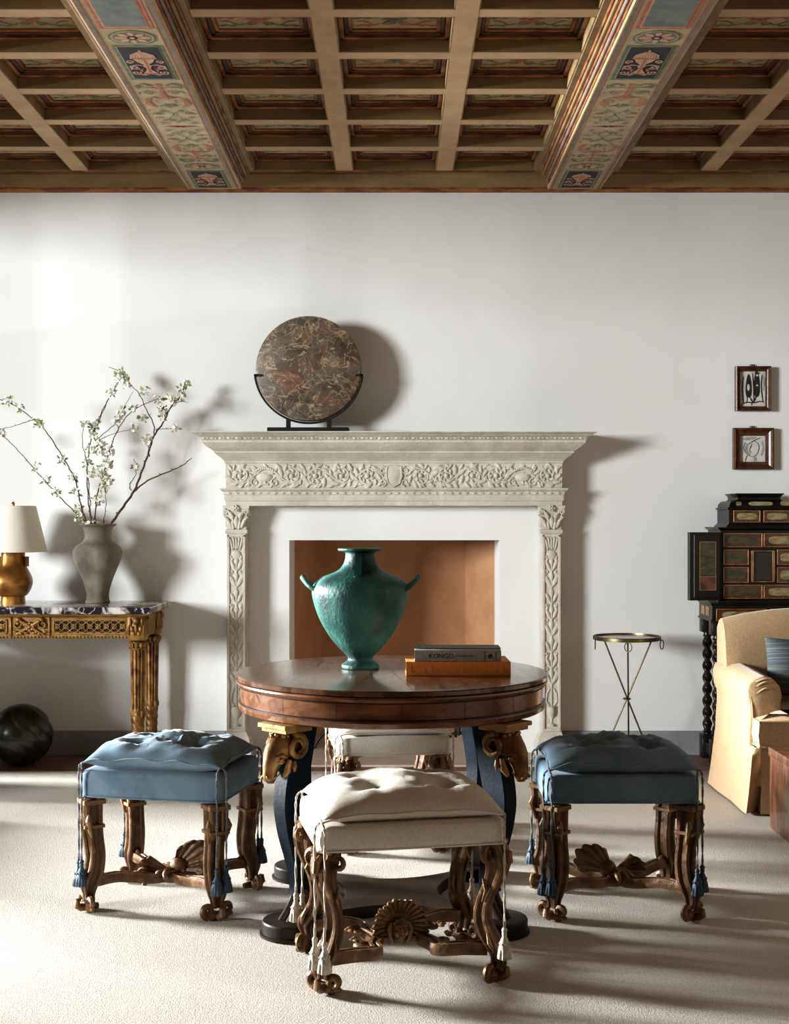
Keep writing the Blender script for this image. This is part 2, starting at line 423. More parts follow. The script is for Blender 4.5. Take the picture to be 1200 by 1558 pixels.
# painted beams
def painted_beam(cx):
    hw = .147; y0, y1 = 1.0, 7.17
    mb = MB().use(beam_paint)
    mb.box(cx - hw, cx + hw, y0, y1, CZ, PZ + .02, bev=.004, seg=1)
    N = (0, 0, -1); Z = CZ
    def rect(xa, xb, ya, yb, m, off):
        mb.use(m).stroke([(cx + (xa + xb) / 2, ya, Z), (cx + (xa + xb) / 2, yb, Z)], xb - xa, N, off)
    rect(-.112, .112, y0, y1 - .01, cream_paint, .0008)
    rect(-.137, -.120, y0, y1 - .01, grey_paint, .0012); rect(.120, .137, y0, y1 - .01, grey_paint, .0012)
    rect(-.1125, -.1095, y0, y1 - .01, red_paint, .0014); rect(.1095, .1125, y0, y1 - .01, red_paint, .0014)
    def ell(cy, rx, ry, m, off):
        mb.use(m).poly([(cx + rx * math.cos(2 * PI * i / 28), cy + ry * math.sin(2 * PI * i / 28), Z - off) for i in range(28)])
    def urn(ya, yb):
        rect(-.098, .098, ya, yb, green_paint, .0016); rect(-.082, .082, ya + .012, yb - .012, pink_paint, .002); rect(-.079, .079, ya + .016, yb - .016, dark_paint, .0024)
        c = (ya + yb) / 2; h = (yb - ya) / .39
        mb.use(pink_paint)
        # a gadrooned covered urn between scrolls, its lid towards the viewer
        mb.stroke([(cx, c - .150 * h, Z), (cx, c - .125 * h, Z)], [.004, .016], N, .003)
        for k in range(-4, 5):
            mb.stroke([(cx + .0115 * k, c - .062 * h, Z), (cx + .0105 * k, c - .095 * h, Z), (cx + .003 * k, c - .128 * h, Z)], [.0098, .0095, .003], N, .003)
        mb.use(red_paint).stroke([(cx - .054, c - .056 * h, Z), (cx + .054, c - .056 * h, Z)], .010 * h, N, .0032)
        mb.use(pink_paint).stroke([(cx, c - .05 * h, Z), (cx, c - .02 * h, Z), (cx, c + .01 * h, Z), (cx, c + .03 * h, Z), (cx, c + .05 * h, Z), (cx, c + .075 * h, Z), (cx, c + .11 * h, Z)], [.084, .064, .022, .034, .016, .024, .058], N, .0034)
        mb.use(red_paint).stroke([(cx, c - .045 * h, Z), (cx, c - .0 * h, Z), (cx, c + .10 * h, Z)], [.014, .006, .010], N, .0037)
        for sg in (-1, 1):
            mb.use(pink_paint)
            for (x0, t0, r, a) in ((.056, -.022, .018, 0), (.050, .045, .020, 1), (.058, .105, .020, 2.2), (.030, .125, .012, 3)):
                sp = [(cx + sg * q[0], c + q[1] * h, Z) for q in spiral(x0, t0, .004, r, 1.25, a if sg > 0 else a, 14)]
                mb.stroke(sp, .0075, N, .0034)
            mb.stroke([(cx + sg * .01, c + .02 * h, Z), (cx + sg * .04, c + .015 * h, Z), (cx + sg * .068, c + .03 * h, Z), (cx + sg * .07, c + .075 * h, Z)], [.004, .010, .010, .003], N, .0034)
            mb.use(red_paint).stroke([(cx, c + .112 * h, Z), (cx + sg * .03, c + .128 * h, Z), (cx + sg * .066, c + .122 * h, Z)], [.014, .012, .004], N, .0036)
            mb.stroke([(cx + sg * .022, c + .06 * h, Z), (cx + sg * .034, c + .075 * h, Z), (cx + sg * .03, c + .095 * h, Z)], [.003, .012, .003], N, .0036)
    def rosette(cy, ry):
        ell(cy, .09, ry, green_paint, .0016); ell(cy, .082, ry * .88, cream_paint, .002); ell(cy, .074, ry * .78, grey_paint, .0022)
        mb.use(pink_paint)
        for k in range(8):
            a = PI * k / 4
            mb.stroke([(cx + .018 * math.cos(a), cy + ry * .2 * math.sin(a), Z), (cx + .045 * math.cos(a), cy + ry * .5 * math.sin(a), Z), (cx + .068 * math.cos(a), cy + ry * .72 * math.sin(a), Z)], [.008, .026, .01], N, .0026)
        ell(cy, .02, ry * .26, dark_paint, .003); ell(cy, .01, ry * .13, cream_paint, .0034)
    def bluepanel(ya, yb):
        rect(-.098, .098, ya, yb, red_paint, .0016); rect(-.084, .084, ya + .014, yb - .014, pink_paint, .002); rect(-.078, .078, ya + .02, yb - .02, blue_paint, .0024)
    def foliage(ya, yb):
        L = yb - ya; c = (ya + yb) / 2
        for sgn in (-1, 1):
            Yf = lambda t: c + sgn * t * L / 2
            mb.use(red_paint)
            mb.stroke([(cx, Yf(.97), Z), (cx, Yf(.85), Z), (cx, Yf(.72), Z), (cx, Yf(.62), Z)], [.02, .007, .022, .004], N, .002)
            for sx in (-1, 1):
                X = lambda v: cx + sx * v
                mb.use(red_paint)
                mb.stroke([(X(0), Yf(.72), Z), (X(.03), Yf(.66), Z), (X(.055), Yf(.68), Z), (X(.03), Yf(.72), Z)], [.01, .02, .012, .004], N, .0022)
                mb.stroke([(X(.055), Yf(.45), Z), (X(.085), Yf(.54), Z), (X(.078), Yf(.64), Z), (X(.06), Yf(.68), Z)], [.004, .024, .018, .004], N, .0024)
                mb.stroke([(X(.0), Yf(.86), Z), (X(.04), Yf(.9), Z), (X(.07), Yf(.88), Z)], [.005, .012, .003], N, .0022)
                mb.stroke([(X(.005), Yf(.0), Z), (X(.04), Yf(.012), Z), (X(.075), Yf(.0), Z)], [.02, .008, .002], N, .002)
                mb.use(green_paint)
                for (x0, t0, r, a) in ((.05, .78, .022, 0), (.085, .9, .018, 2), (.06, .32, .022, 1.5), (.045, .16, .024, 3)):
                    sp = [(X(q[0]), Yf(q[1] / (L / 2)), Z) for q in spiral(x0, t0 * L / 2, .003, r, 1.2, a, 12)]
                    mb.stroke(sp, .006, N, .0022)
                mb.stroke([(X(0), Yf(.1), Z), (X(.03), Yf(.2), Z), (X(-.005), Yf(.3), Z), (X(.05), Yf(.42), Z)], .006, N, .0024)
                mb.stroke([(X(.02), Yf(.93), Z), (X(.06), Yf(.97), Z), (X(.095), Yf(.93), Z), (X(.09), Yf(.86), Z)], [.005, .012, .014, .003], N, .002)
                mb.stroke([(X(.01), Yf(.55), Z), (X(.015), Yf(.5), Z), (X(.0), Yf(.45), Z)], [.004, .02, .003], N, .0022)
                for (v, t, dv, dt, m2, wd) in ((.03, .93, .02, .02, green_paint, .012), (.05, .82, .03, -.03, green_paint, .013), (.088, .80, .012, -.05, green_paint, .011), (.03, .60, .02, .03, green_paint, .014), (.02, .52, .02, -.04, green_paint, .012), (.09, .42, .012, -.05, red_paint, .012), (.06, .30, .03, .02, red_paint, .012), (.03, .36, .025, .03, green_paint, .010), (.085, .12, -.03, -.03, green_paint, .011), (.055, .07, .03, .01, red_paint, .010), (.02, .80, .02, .01, red_paint, .012), (.065, .97, .02, -.02, red_paint, .010), (.05, .58, -.02, -.03, red_paint, .010), (.095, .30, -.015, .05, green_paint, .009)):
                    mb.use(m2).stroke([(X(v), Yf(t), Z), (X(v + dv * .5), Yf(t + dt * .3), Z), (X(v + dv), Yf(t + dt), Z)], [.003, wd, .002], N, .0027)
                mb.use(grey_paint)
                sp = [(X(q[0]), Yf(q[1] / (L / 2)), Z) for q in spiral(.075, .22 * L / 2, .003, .02, 1.3, 2, 12)]
                mb.stroke(sp, .005, N, .0026)
    urn(6.78, 7.14); rosette(6.70, .06); foliage(5.41, 6.63); urn(4.99, 5.38); rosette(4.91, .075); bluepanel(4.42, 4.82)
    rosette(4.33, .075); urn(3.86, 4.25); foliage(2.6, 3.83)
    return structure(mb, 'ceiling_beam')
for k, bx in enumerate(big):
    if abs(bx) < 3.2: painted_beam(bx)
# cornice
mb = MB().use(olive)
def prof_run(pts, m, t=mb):
    t.use(m); t.loft([[(XL, y, z) for y, z in pts], [(XR, y, z) for y, z in pts]])
prof_run([(WALL, CZ + .014), (WALL - .05, CZ + .014), (WALL - .085, CZ + .075), (WALL - .085, CZ + .085), (WALL, CZ + .085)], olive)
prof_run([(WALL, CZ - .004), (WALL - .034, CZ - .004), (WALL - .046, CZ + .006), (WALL - .046, CZ + .014), (WALL, CZ + .014)], goldred)
prof_run([(WALL, CZ + .085), (WALL - .10, CZ + .085), (WALL - .115, CZ + .097), (WALL - .105, CZ + .106), (WALL, CZ + .106)], goldred)
prof_run([(WALL, CZ + .106), (WALL - .13, CZ + .106), (WALL - .150, CZ + .125), (WALL - .156, CZ + .14), (WALL, CZ + .14)], olive)
structure(mb, 'trim_cornice', smooth=0)
# rug
mb = MB()
mb.box(-2.75, 2.75, 2.7, 6.705, .001, RUG, bev=.003)
rug = mb.build('rug', None, carpet_m); tag(rug, 'large cream wool rug covering the floor in front of the fireplace', 'rug')
# ================================================================== CHIMNEYPIECE
man = thing('fireplace_mantel', 'carved pale limestone fireplace mantel with moulded shelf, scroll frieze and pilasters', 'fireplace mantel', (0, WALL, 0))
FY = 7.10 - WALL       # frieze plane (local)
CX = -.003
HF = .9125
def wrap(prof, hw, m, t, yback=-.004):
    """run a moulding profile [(projection, z)] round the front and both returns"""
    rings = []
    for p, z in prof:
        rings.append([(CX - hw - p, yback, z), (CX - hw - p, FY - p, z), (CX + hw + p, FY - p, z), (CX + hw + p, yback, z)])
    t.use(m)
    rv = t.loft(rings, closed=True, cap=True)
mb = MB()
wrap([(.0, 1.603), (.006, 1.606), (.006, 1.615), (.014, 1.622), (.022, 1.632), (.040, 1.644), (.050, 1.655), (.056, 1.657), (.056, 1.666), (.070, 1.676), (.094, 1.692), (.108, 1.707), (.112, 1.711), (.112, 1.722), (.116, 1.725), (.120, 1.727),
      (.120, 1.738), (.126, 1.741), (.140, 1.746), (.154, 1.755), (.160, 1.759), (.165, 1.760), (.165, 1.767), (.0, 1.767)], HF, stone, mb)
shelf = mb.build('mantel_shelf', man, smooth=25)
# bead and reel
mb = MB().use(stone)
n = 46; w = 2 * (HF + .116)
for i in range(n):
    x = CX - w / 2 + (i + .5) * w / n
    mb.ball((x - .006, FY - .120, 1.7325), (.0105, .007, .0055), 8)
    for dx in (.011, .018): mb.ball((x + dx, FY - .120, 1.7325), (.0028, .006, .0055), 6)
mb.build('bead_and_reel', shelf)
# frieze body + carving
mb = MB().use(stone)
mb.box(CX - HF, CX + HF, FY, -.004, 1.468, 1.606)
frieze = mb.build('frieze', man, smooth=0)
mb = MB().use(stone)
def rel(pts, r, y=FY, seg=6):
    mb.tube([(CX + a, y - .002, b) for a, b in pts], r, seg)
def leafb(x, z, L, ang, w=.42, y=FY, t=.007):
    Mx = Matrix.Rotation(-ang, 3, 'Y')
    mb.ball((CX + x, y - .001, z), (L / 2, t, L * w / 2), 8, M=Mx)
zc = 1.535
def scroll_unit(x, s, up):
    r = .046
    sp = spiral(x, zc, r, .008, 1.35, PI * (.5 if up else 1.5), 22)
    if s < 0: sp = [(2 * x - a, b) for a, b in sp]
    rel(sp, [.0065 - .003 * i / len(sp) for i in range(len(sp))])
    mb.ball((CX + x, FY - .004, zc), (.013, .009, .013), 8)
    for k in range(7):
        a = 2 * PI * k / 7 + x * 9
        leafb(x + .03 * math.cos(a), zc + .03 * math.sin(a), .032, a + .6, .5)
    for k in range(9):
        a = 2 * PI * k / 9 + x * 5
        L = .036 + .012 * ((k * 7) % 3)
        xx, zz = x + .062 * math.cos(a), zc + .052 * math.sin(a)
        if abs(zz - zc) < .058: leafb(xx, zz, L, a + .9 * s, .42)
for sd in (-1, 1):
    for k, xx in enumerate((.145, .285, .425, .555, .70, .835)):
        if k in (4,): # a little footed basket of fruit
            rel([(sd * xx - .045, zc + .012), (sd * xx + .045, zc + .012)], .006)
            mb.ball((CX + sd * xx, FY - .001, zc - .006), (.042, .012, .026), 12)
            rel([(sd * xx - .018, zc - .045), (sd * xx + .018, zc - .045)], .006)
            rel([(sd * xx, zc - .03), (sd * xx, zc - .045)], .008)
            for q in range(9): mb.ball((CX + sd * xx - .044 + .011 * q, FY - .003, zc + .03 + .012 * math.sin(q * PI / 8)), .0095, 6)
            for q in (-1, 1):
                sp = spiral(sd * xx + q * .055, zc - .035, .024, .005, 1.2, PI / 2, 14); rel(sp, .005)
                leafb(sd * xx + q * .06, zc + .035, .05, PI / 2 - q * .6)
        else:
            scroll_unit(sd * xx, sd, k % 2)
    pts = [(sd * (.06 + .84 * i / 60), zc + .04 * math.sin(i / 60 * PI * 6)) for i in range(61)]
    rel(pts, .0055)
    for k in range(26):
        xx = .075 + k * .0325
        leafb(sd * xx, zc + (.045 if k % 2 else -.045) + .006 * math.sin(k * 3), .038 + .01 * (k % 3), (.7 if k % 2 else -.7) * sd + .3 * math.sin(k * 2.2), .4)
# plain pointed shield
sh = [(-.034, .048), (0, .055), (.034, .048), (.038, .0), (.028, -.038), (0, -.056), (-.028, -.038), (-.038, .0)]
mb.loft([[(CX + a * 1.25, FY - .0, zc + b * 1.12) for a, b in sh], [(CX + a * 1.2, FY - .010, zc + b * 1.07) for a, b in sh], [(CX + a, FY - .010, zc + b) for a, b in sh], [(CX + a * .95, FY - .006, zc + b * .95) for a, b in sh], [(CX + a * .5, FY - .011, zc + b * .5) for a, b in sh]])
for sg in (-1, 1):
    rel(spiral(sg * .062, zc + .03, .022, .005, sg * 1.2, PI / 2, 14), .005); rel(spiral(sg * .06, zc - .036, .02, .005, -sg * 1.2, -PI / 2, 14), .005)
mb.build('scroll_carving', frieze, smooth=60)
# architrave
mb = MB()
wrap([(-.003, 1.372), (.0, 1.376), (.0, 1.398), (.006, 1.400), (.008, 1.406), (.008, 1.430), (.012, 1.434), (.012, 1.448), (.018, 1.452), (.030, 1.461), (.030, 1.468), (.0, 1.470)], HF, stone, mb)
arch = mb.build('architrave', man, smooth=25)
mb = MB().use(stone)
n = 44; w = 2 * HF
for i in range(n):
    x = CX - w / 2 + (i + .5) * w / n
    mb.ball((x, FY - .0135, 1.441), (.013, .006, .0055), 6)
mb.build('bead_row', arch)
# pilasters
def pilaster(sx):
    x0 = CX + sx * .857
    hw = .053
    yf = 7.12 - WALL
    mb = MB().use(stone)
    mb.box(x0 - hw, x0 + hw, yf, -.004, .14, 1.225, bev=.002, seg=1)
    for sg in (-1, 1): mb.box(x0 + sg * .043 - .007, x0 + sg * .043 + .007, yf - .008, yf + .002, .16, 1.215, bev=.002, seg=1)
    for z in (.153, 1.212): mb.box(x0 - .05, x0 + .05, yf - .008, yf + .002, z - .008, z + .008, bev=.002, seg=1)
    p = mb.build('pilaster', man, smooth=25)
    # carved candelabrum of leaves
    mb = MB().use(stone)
    def T(pts, r): mb.tube([(x0 + a, yf - .002, b) for a, b in pts], r, 6)
    def L(a, b, ln, ang, w=.36, t=.007): mb.ball((x0 + a, yf - .001, b), (ln / 2, t, ln * w / 2), 8, M=Matrix.Rotation(-ang, 3, 'Y'))
    T([(0, .2), (0, 1.12)], .0045)
    # urn at the foot
    mb.lathe([(.022, 0), (.024, .008), (.008, .02), (.007, .035), (.022, .06), (.028, .085), (.024, .10), (.030, .108)], 12, c=(x0, yf + .004, .175))
    for sg in (-1, 1): T([(sg * .012, .285), (sg * .03, .31), (sg * .026, .35), (sg * .01, .38)], .005)
    z = .40
    k = 0
    while z < 1.06:
        s = .075 if k % 3 else .10
        for sg in (-1, 1):
            T([(0, z), (sg * .018, z + .02), (sg * .030, z + .055)], [.004, .006, .003])
            L(sg * .020, z + .035, s * .8, PI / 2 - sg * .5, .34)
            if k % 3 == 0:
                T([(a * 1, b) for a, b in spiral(sg * .028, z + .085, .014, .003, sg * 1.2, -PI / 2, 12)], .004)
            if k % 3 == 1:
                mb.ball((x0 + sg * .028, yf - .003, z + .08), .008, 6); L(sg * .024, z + .065, .05, PI / 2 + sg * .4)
        L(0, z + .06, .05, PI / 2, .5)
        z += .088; k += 1
    # tulip cup and flames at the top
    mb.ball((x0, yf - .001, 1.105), (.030, .010, .026), 12)
    for q in range(-2, 3): L(q * .013, 1.165 + .004 * (q % 2), .075, PI / 2 - q * .12, .18)
    mb.build('leaf_carving', p, smooth=60)
    # capital
    mb = MB().use(stone)
    def ring(h, y, z): return [(x0 - h, -.004, z), (x0 - h, y, z), (x0 + h, y, z), (x0 + h, -.004, z)]
    mb.loft([ring(.058, yf - .006, 1.222), ring(.061, yf - .010, 1.232), ring(.058, yf - .006, 1.243), ring(.052, yf, 1.247), ring(.053, yf - .001, 1.30), ring(.062, yf - .009, 1.345), ring(.070, yf - .016, 1.358), ring(.072, yf - .018, 1.374)])
    cp = mb.build('capital', man, smooth=25)
    mb = MB().use(stone)
    def T2(pts, r): mb.tube([(x0 + a, yf - .006 - .010 * max(0, (b - 1.30)) / .06, b) for a, b in pts], r, 6)
    def L2(a, b, ln, ang, w=.36): mb.ball((x0 + a, yf - .006 - .01 * max(0, (b - 1.3)) / .06, b), (ln / 2, .009, ln * w / 2), 8, M=Matrix.Rotation(-ang, 3, 'Y'))
    for sg in (-1, 1):
        T2(spiral(sg * .056, 1.342, .015, .003, -sg * 1.4, PI / 2, 14), .006)
        T2([(sg * .006, 1.26), (sg * .02, 1.30), (sg * .045, 1.35)], [.004, .007, .006])
        L2(sg * .036, 1.275, .06, PI / 2 - sg * .5); L2(sg * .018, 1.268, .055, PI / 2 - sg * .2); L2(sg * .026, 1.325, .05, PI / 2 - sg * .6)
        mb.ball((x0 + sg * .066, yf + .01, 1.335), (.014, .016, .018), 8); L2(sg * .05, 1.30, .05, PI / 2 - sg * .9)
        for q in range(3): mb.ball((x0 + sg * .056, yf + .02 + q * .03, 1.28 + .02 * (q % 2)), (.008, .014, .026), 6)
    L2(0, 1.285, .07, PI / 2, .4)
    for q in range(5): mb.ball((x0 + .012 * math.cos(q * 2 * PI / 5), yf - .022, 1.36 + .012 * math.sin(q * 2 * PI / 5)), (.008, .008, .008), 6)
    mb.ball((x0, yf - .026, 1.36), .007, 6)
    mb.build('acanthus_carving', cp, smooth=60)
    # plinth
    mb = MB().use(stone)
    mb.loft([ring(.082, yf - .028, .012), ring(.082, yf - .028, .075), ring(.078, yf - .024, .085), ring(.072, yf - .018, .092), ring(.070, yf - .016, .112), ring(.060, yf - .008, .126), ring(.054, yf - .002, .142)])
    mb.build('plinth', man, smooth=25)
for sx in (-1, 1): pilaster(sx)

# ------------------------------------------------------------------ stone disc and its stand
disc_m = mat('breccia_marble', (.05, .04, .03), (.19, .15, .105), scale=11, detail=10, dist=1.2, rough=.38, rough2=.55, lo=.3, hi=.7)
mix_layers(disc_m, (.22, .095, .05), 6, .52, .66, .75, dist=.8)
mix_layers(disc_m, (.05, .038, .028), 6, .52, .66, .6, dist=1.5)
mix_layers(disc_m, (.42, .30, .18), 5, .014, .002, .8, dist=2.2, kind='ridge')
mix_layers(disc_m, (.48, .37, .24), 9, .012, .0, .6, dist=1.0, kind='ridge')
mix_layers(disc_m, (.46, .35, .23), 7, .60, .68, .75, dist=2.5, stretch=(1.2, 1, 2.2))
black_iron = mat('black_iron', (.012, .011, .011), rough=.5)
DX, DZ = P(469.5, 561, 7.05); DR = .2835
DYc = 7.06
mb = MB().use(disc_m)
Mx = Matrix.Rotation(PI / 2, 3, 'X')
mb.lathe([(DR - .010, -.024), (DR - .003, -.020), (DR, -.012), (DR, .012), (DR - .003, .020), (DR - .010, .024)], 96, M=Mx)
# fan the caps from a centre so that they shade flat
o = mb.build('stone_disc', None, smooth=30); o.location = (DX, DYc, DZ)
tag(o, 'round brown veined marble disc held upright on the mantel shelf', 'stone disc')
st = thing('disc_stand', 'black iron cradle stand under the marble disc on the mantel', 'stand', (DX, DYc, 1.767))
mb = MB().use(black_iron)
mb.box(-.218, .218, -.075, .05, 0, .024, bev=.002, seg=1); mb.build('base', st, smooth=20)
for sx in (-1, 1):
    mb = MB().use(black_iron)
    zt = DZ - 1.767 - math.sqrt((DR + .006) ** 2 - .11 ** 2)
    mb.box(sx * .11 - .012, sx * .11 + .012, -.012, .012, .024, zt - .001, bev=.001, seg=1); mb.build('post', st, smooth=20)
mb = MB().use(black_iron)
pts = []
for i in range(49):
    a = -PI / 2 + (i / 48 - .5) * 2 * 1.42
    pts.append(((DR + .0085) * math.cos(a), 0, DZ - 1.767 + (DR + .0085) * math.sin(a)))
mb.tube(pts, 1, sec=[(.0055, .014), (.0055, -.014), (-.0055, -.014), (-.0055, .014)])
for sx in (-1, 1):
    ax = sx * (DR + .006) * math.cos(.15); az = DZ - 1.767 - (DR + .006) * math.sin(.15)
    mb.box(ax - .006 - (.028 if sx > 0 else 0), ax + .006 + (.028 if sx < 0 else 0), -.034, -.0255, az, az + .012, bev=.001, seg=1)
    mb.box(ax - .006, ax + .006, -.034, .014, az, az + .012)
mb.build('cradle', st, smooth=30)

# ------------------------------------------------------------------ andirons in the firebox
iron = mat('wrought_iron', (.02, .017, .015), rough=.6, metal=.4)
def andiron(x, lab):
    t = thing('andiron', lab, 'andiron', (x, 7.32, .012), group='andirons')
    mb = MB().use(iron)
    mb.tube(smooth_path([(-.09, 0, .009), (-.05, 0, .075), (0, 0, .095), (.05, 0, .075), (.09, 0, .009)]), .009, 8)
    mb.build('feet', t)
    mb = MB().use(iron); mb.lathe([(.011, .085), (.012, .15), (.02, .155), (.012, .165), (.010, .2), (.016, .205), (.024, .225), (.016, .245), (.004, .252)], 14)
    mb.build('post', t)
    mb = MB().use(iron); mb.tube([(0, 0, .085), (0, .05, .08), (0, .34, .08), (0, .37, .009)], .009, 8); mb.build('log_bar', t)
andiron(.36, 'black iron andiron at the right inside the firebox')
andiron(-.36, 'black iron andiron at the left inside the firebox')
# ================================================================== CONSOLE TABLE (left)
gold = mat('worn_gilt_wood', (.085, .038, .013), (.34, .185, .060), scale=22, detail=7, rough=.36, rough2=.6, metal=.55, lo=.36, hi=.62, bump=.25, bscale=60)
gold_lit = mat('bright_gilt', (.17, .085, .026), (.46, .28, .095), scale=18, detail=6, rough=.34, metal=.6, bump=.2, bscale=70)
marble = mat('breche_violette_marble', (.028, .022, .034), (.64, .60, .56), scale=7, detail=7, dist=1.2, rough=.16, lo=.46, hi=.56, coat=.3)
mix_layers(marble, (.30, .17, .17), 9, .60, .70, .7)
mix_layers(marble, (.75, .72, .68), 9, .03, .0, .7, kind='vein')
recess_shade = mat('painted_recess_shade', (.012, .010, .009), rough=.8)  # flat near-black sheet, shade behind the lattice put into its colour
CLX, CRX = -2.50, -1.242
CYF, CYB = 6.66, 7.20
con = thing('console_table', 'gilded neoclassical console table with violet marble top against the wall', 'console table', ((CLX + CRX) / 2, (CYF + CYB) / 2, 0))
hx = (CRX - CLX) / 2; hy = (CYB - CYF) / 2
def outline(o):
    return [(-hx + o, -hy + o), (hx - o, -hy + o), (hx - o, hy), (-hx + o, hy)]
mb = MB().use(marble)
mb.loft([[(a, b, z) for a, b in outline(o)] for o, z in ((.006, .815), (.0, .819), (.0, .845), (.003, .850), (.010, .852))])
mb.build('marble_top', con, smooth=30)
AT, AB = .813, .690
ao = .045
mb = MB().use(gold)
mb.box(-hx + ao, hx - ao, -hy + ao, hy - .02, AB, AT - .012, bev=.002, seg=1)
mb.loft([[(a, b, z) for a, b in outline(o)] for o, z in ((.040, AT - .016), (.028, AT - .010), (.018, AT), (.018, .816))])
yf = -hy + ao
mb.use(gold_lit)
def frame_panel(xa, xb):
    za, zb = AB + .022, AT - .026
    for z in (za - .006, zb): mb.box(xa, xb, yf - .006, yf + .002, z, z + .006, bev=.0015, seg=1)
    for x in (xa, xb - .006): mb.box(x, x + .006, yf - .006, yf + .002, za, zb, bev=.0015, seg=1)
ap = mb.build('apron', con, smooth=30)
mb = MB().use(gold_lit)
for z, n in ((AB + .006, 64), (AT - .012, 90)):
    if n == 90: mb.build('beading', ap); mb = MB().use(gold_lit)
    for i in range(n):
        x = -hx + ao + .01 + (2 * (hx - ao) - .02) * (i + .5) / n
        mb.ball((x, yf - .003, z), (.006 if n == 64 else .0045, .005, .0055), 6)
mb.build('beading', ap)
cxp = lambda px: (px - 600) * (CYF + ao) / F - (CLX + CRX) / 2     # photo column -> local x on the apron
def lattice(xa, xb):
    mb = MB()
    za, zb = AB + .028, AT - .030
    mb.use(recess_shade); mb.box(xa, xb, yf - .0015, yf + .001, za, zb)
    mb.use(gold_lit)
    n = 9; w = (xb - xa) / n; zc = (za + zb) / 2; h = (zb - za) / 2
    for i in range(n):
        c = xa + (i + .5) * w
        for k in range(7):
            a = 2 * PI * k / 7
            mb.ball((c + .010 * math.cos(a), yf - .006, zc + .010 * math.sin(a)), (.005, .004, .005), 6)
        mb.ball((c, yf - .008, zc), .005, 6)
    for i in range(-1, n + 1):
        c = xa + (i + .5) * w
        for sg in (-1, 1):
            pts = [(c - w + 2 * w * j / 10, yf - .004 - .0015 * sg, zc + sg * h * .95 * math.sin((j / 10 - .5) * PI)) for j in range(11)]
            pts = [p for p in pts if xa - .001 <= p[0] <= xb + .001]
            if len(pts) > 2: mb.tube(pts, .0035, 6)
    for z in (za - .003, zb + .003): mb.tube([(xa, yf - .003, z), (xb, yf - .003, z)], .0045, 6)
    for x in (xa, xb): mb.tube([(x, yf - .003, za), (x, yf - .003, zb)], .0045, 6)
    mb.build('lattice_panel', ap, smooth=50)
xc0, xc1 = cxp(18), cxp(74)
lattice(cxp(82), cxp(193)); lattice(2 * cxp(46) - cxp(193), 2 * cxp(46) - cxp(82))
# trophy of crossed torches and a bow
mb = MB().use(gold)
c = (xc0 + xc1) / 2; zc = (AT + AB) / 2 - .002
for x in (xc0 - .004, xc1 + .004): mb.box(x - .004, x + .004, yf - .008, yf, AB, AT - .016, bev=.002, seg=1)
for sg in (-1, 1):
    mb.tube([(c - sg * .07, yf - .008, zc - .04), (c + sg * .05, yf - .010, zc + .03)], [.005, .010], 8)
    mb.ball((c + sg * .060, yf - .010, zc + .036), (.014, .010, .012), 8)
    mb.tube([(c + a, yf - .008, zc + b) for a, b in spiral(sg * .065, .012, .026, .006, sg * 1.2, PI / 2, 14)], .006, 6)
    for k in range(5): mb.ball((c + sg * (.02 + .014 * k), yf - .006, zc - .032 + .006 * math.sin(k * 2)), (.012, .007, .007), 6)
    for k in range(4): mb.ball((c + sg * (.03 + .012 * k), yf - .007, zc + .012 + .012 * k % .03), (.009, .007, .012), 6)
for k in range(8): mb.ball((c + .018 * math.cos(k * PI / 4), yf - .010, zc + .018 * math.sin(k * PI / 4)), (.009, .008, .009), 6)
mb.ball((c, yf - .012, zc), .012, 8)
mb.build('carved_trophy', ap, smooth=60)
# corner blocks with a carved mask of leaves
def corner(x, y, side):
    mb = MB().use(gold)
    mb.box(x - .046, x + .046, y - .046, y + .046, AB - .012, AT - .012, bev=.004, seg=1)
    for f in ((0, -1), (side, 0)):
        def B(u, w, z, r):
            px = x + (u if f[0] == 0 else f[0] * .046); py = y + (f[1] * .046 if f[0] == 0 else u)
            rr = (r[0], r[1], r[2]) if f[0] == 0 else (r[1], r[0], r[2])
            mb.ball((px + f[0] * w, py + f[1] * w, z), rr, 8)
        zc = (AT + AB) / 2
        B(0, .004, zc + .028, (.017, .016, .020)); B(0, .002, zc - .006, (.010, .012, .030))
        for sg in (-1, 1):
            B(sg * .022, .002, zc - .012, (.011, .010, .016)); B(sg * .030, .0, zc + .022, (.008, .008, .022)); B(sg * .014, .004, zc - .036, (.009, .009, .012))
            B(sg * .038, 0, zc - .02, (.005, .008, .03))
    mb.build('corner_block', con, smooth=60)
def con_leg(x, y):
    def fl(a, z):
        return 1 - .17 * max(0, math.cos(12 * a)) ** 1.5 if .30 < z < .63 else (1 + .06 * math.cos(6 * a + z * 160) if z <= .30 else 1)
    mb = MB().use(gold)
    prof = [(.042, .672), (.046, .664), (.042, .654), (.036, .646), (.044, .640), (.046, .634), (.040, .630)]
    zz = .629
    while zz > .30: prof.append((.0395 - (.63 - zz) * .018, zz)); zz -= .033
    prof += [(.036, .299), (.037, .295)]
    zz = .29
    while zz > .07: prof.append((.0345 - (.30 - zz) * .034, zz)); zz -= .011
    prof += [(.026, .06), (.032, .05), (.032, .03), (.024, .022), (.028, .012), (.026, .0)]
    mb.lathe(prof, 96, c=(x, y, 0), mod=fl)
    for k in range(12):
        a = 2 * PI * k / 12
        mb.ball((x + .043 * math.cos(a), y + .043 * math.sin(a), .655), (.011, .011, .016), 6)
    for k in range(8):
        a = 2 * PI * k / 8
        mb.ball((x + .034 * math.cos(a), y + .034 * math.sin(a), .30), (.007, .007, .02), 6)
    mb.build('leg', con, smooth=35)
for sx in (-1, 1):
    for y in (-hy + .075, hy - .085):
        corner(sx * (hx - .078), y, sx); con_leg(sx * (hx - .078), y)
TOPZ = .852
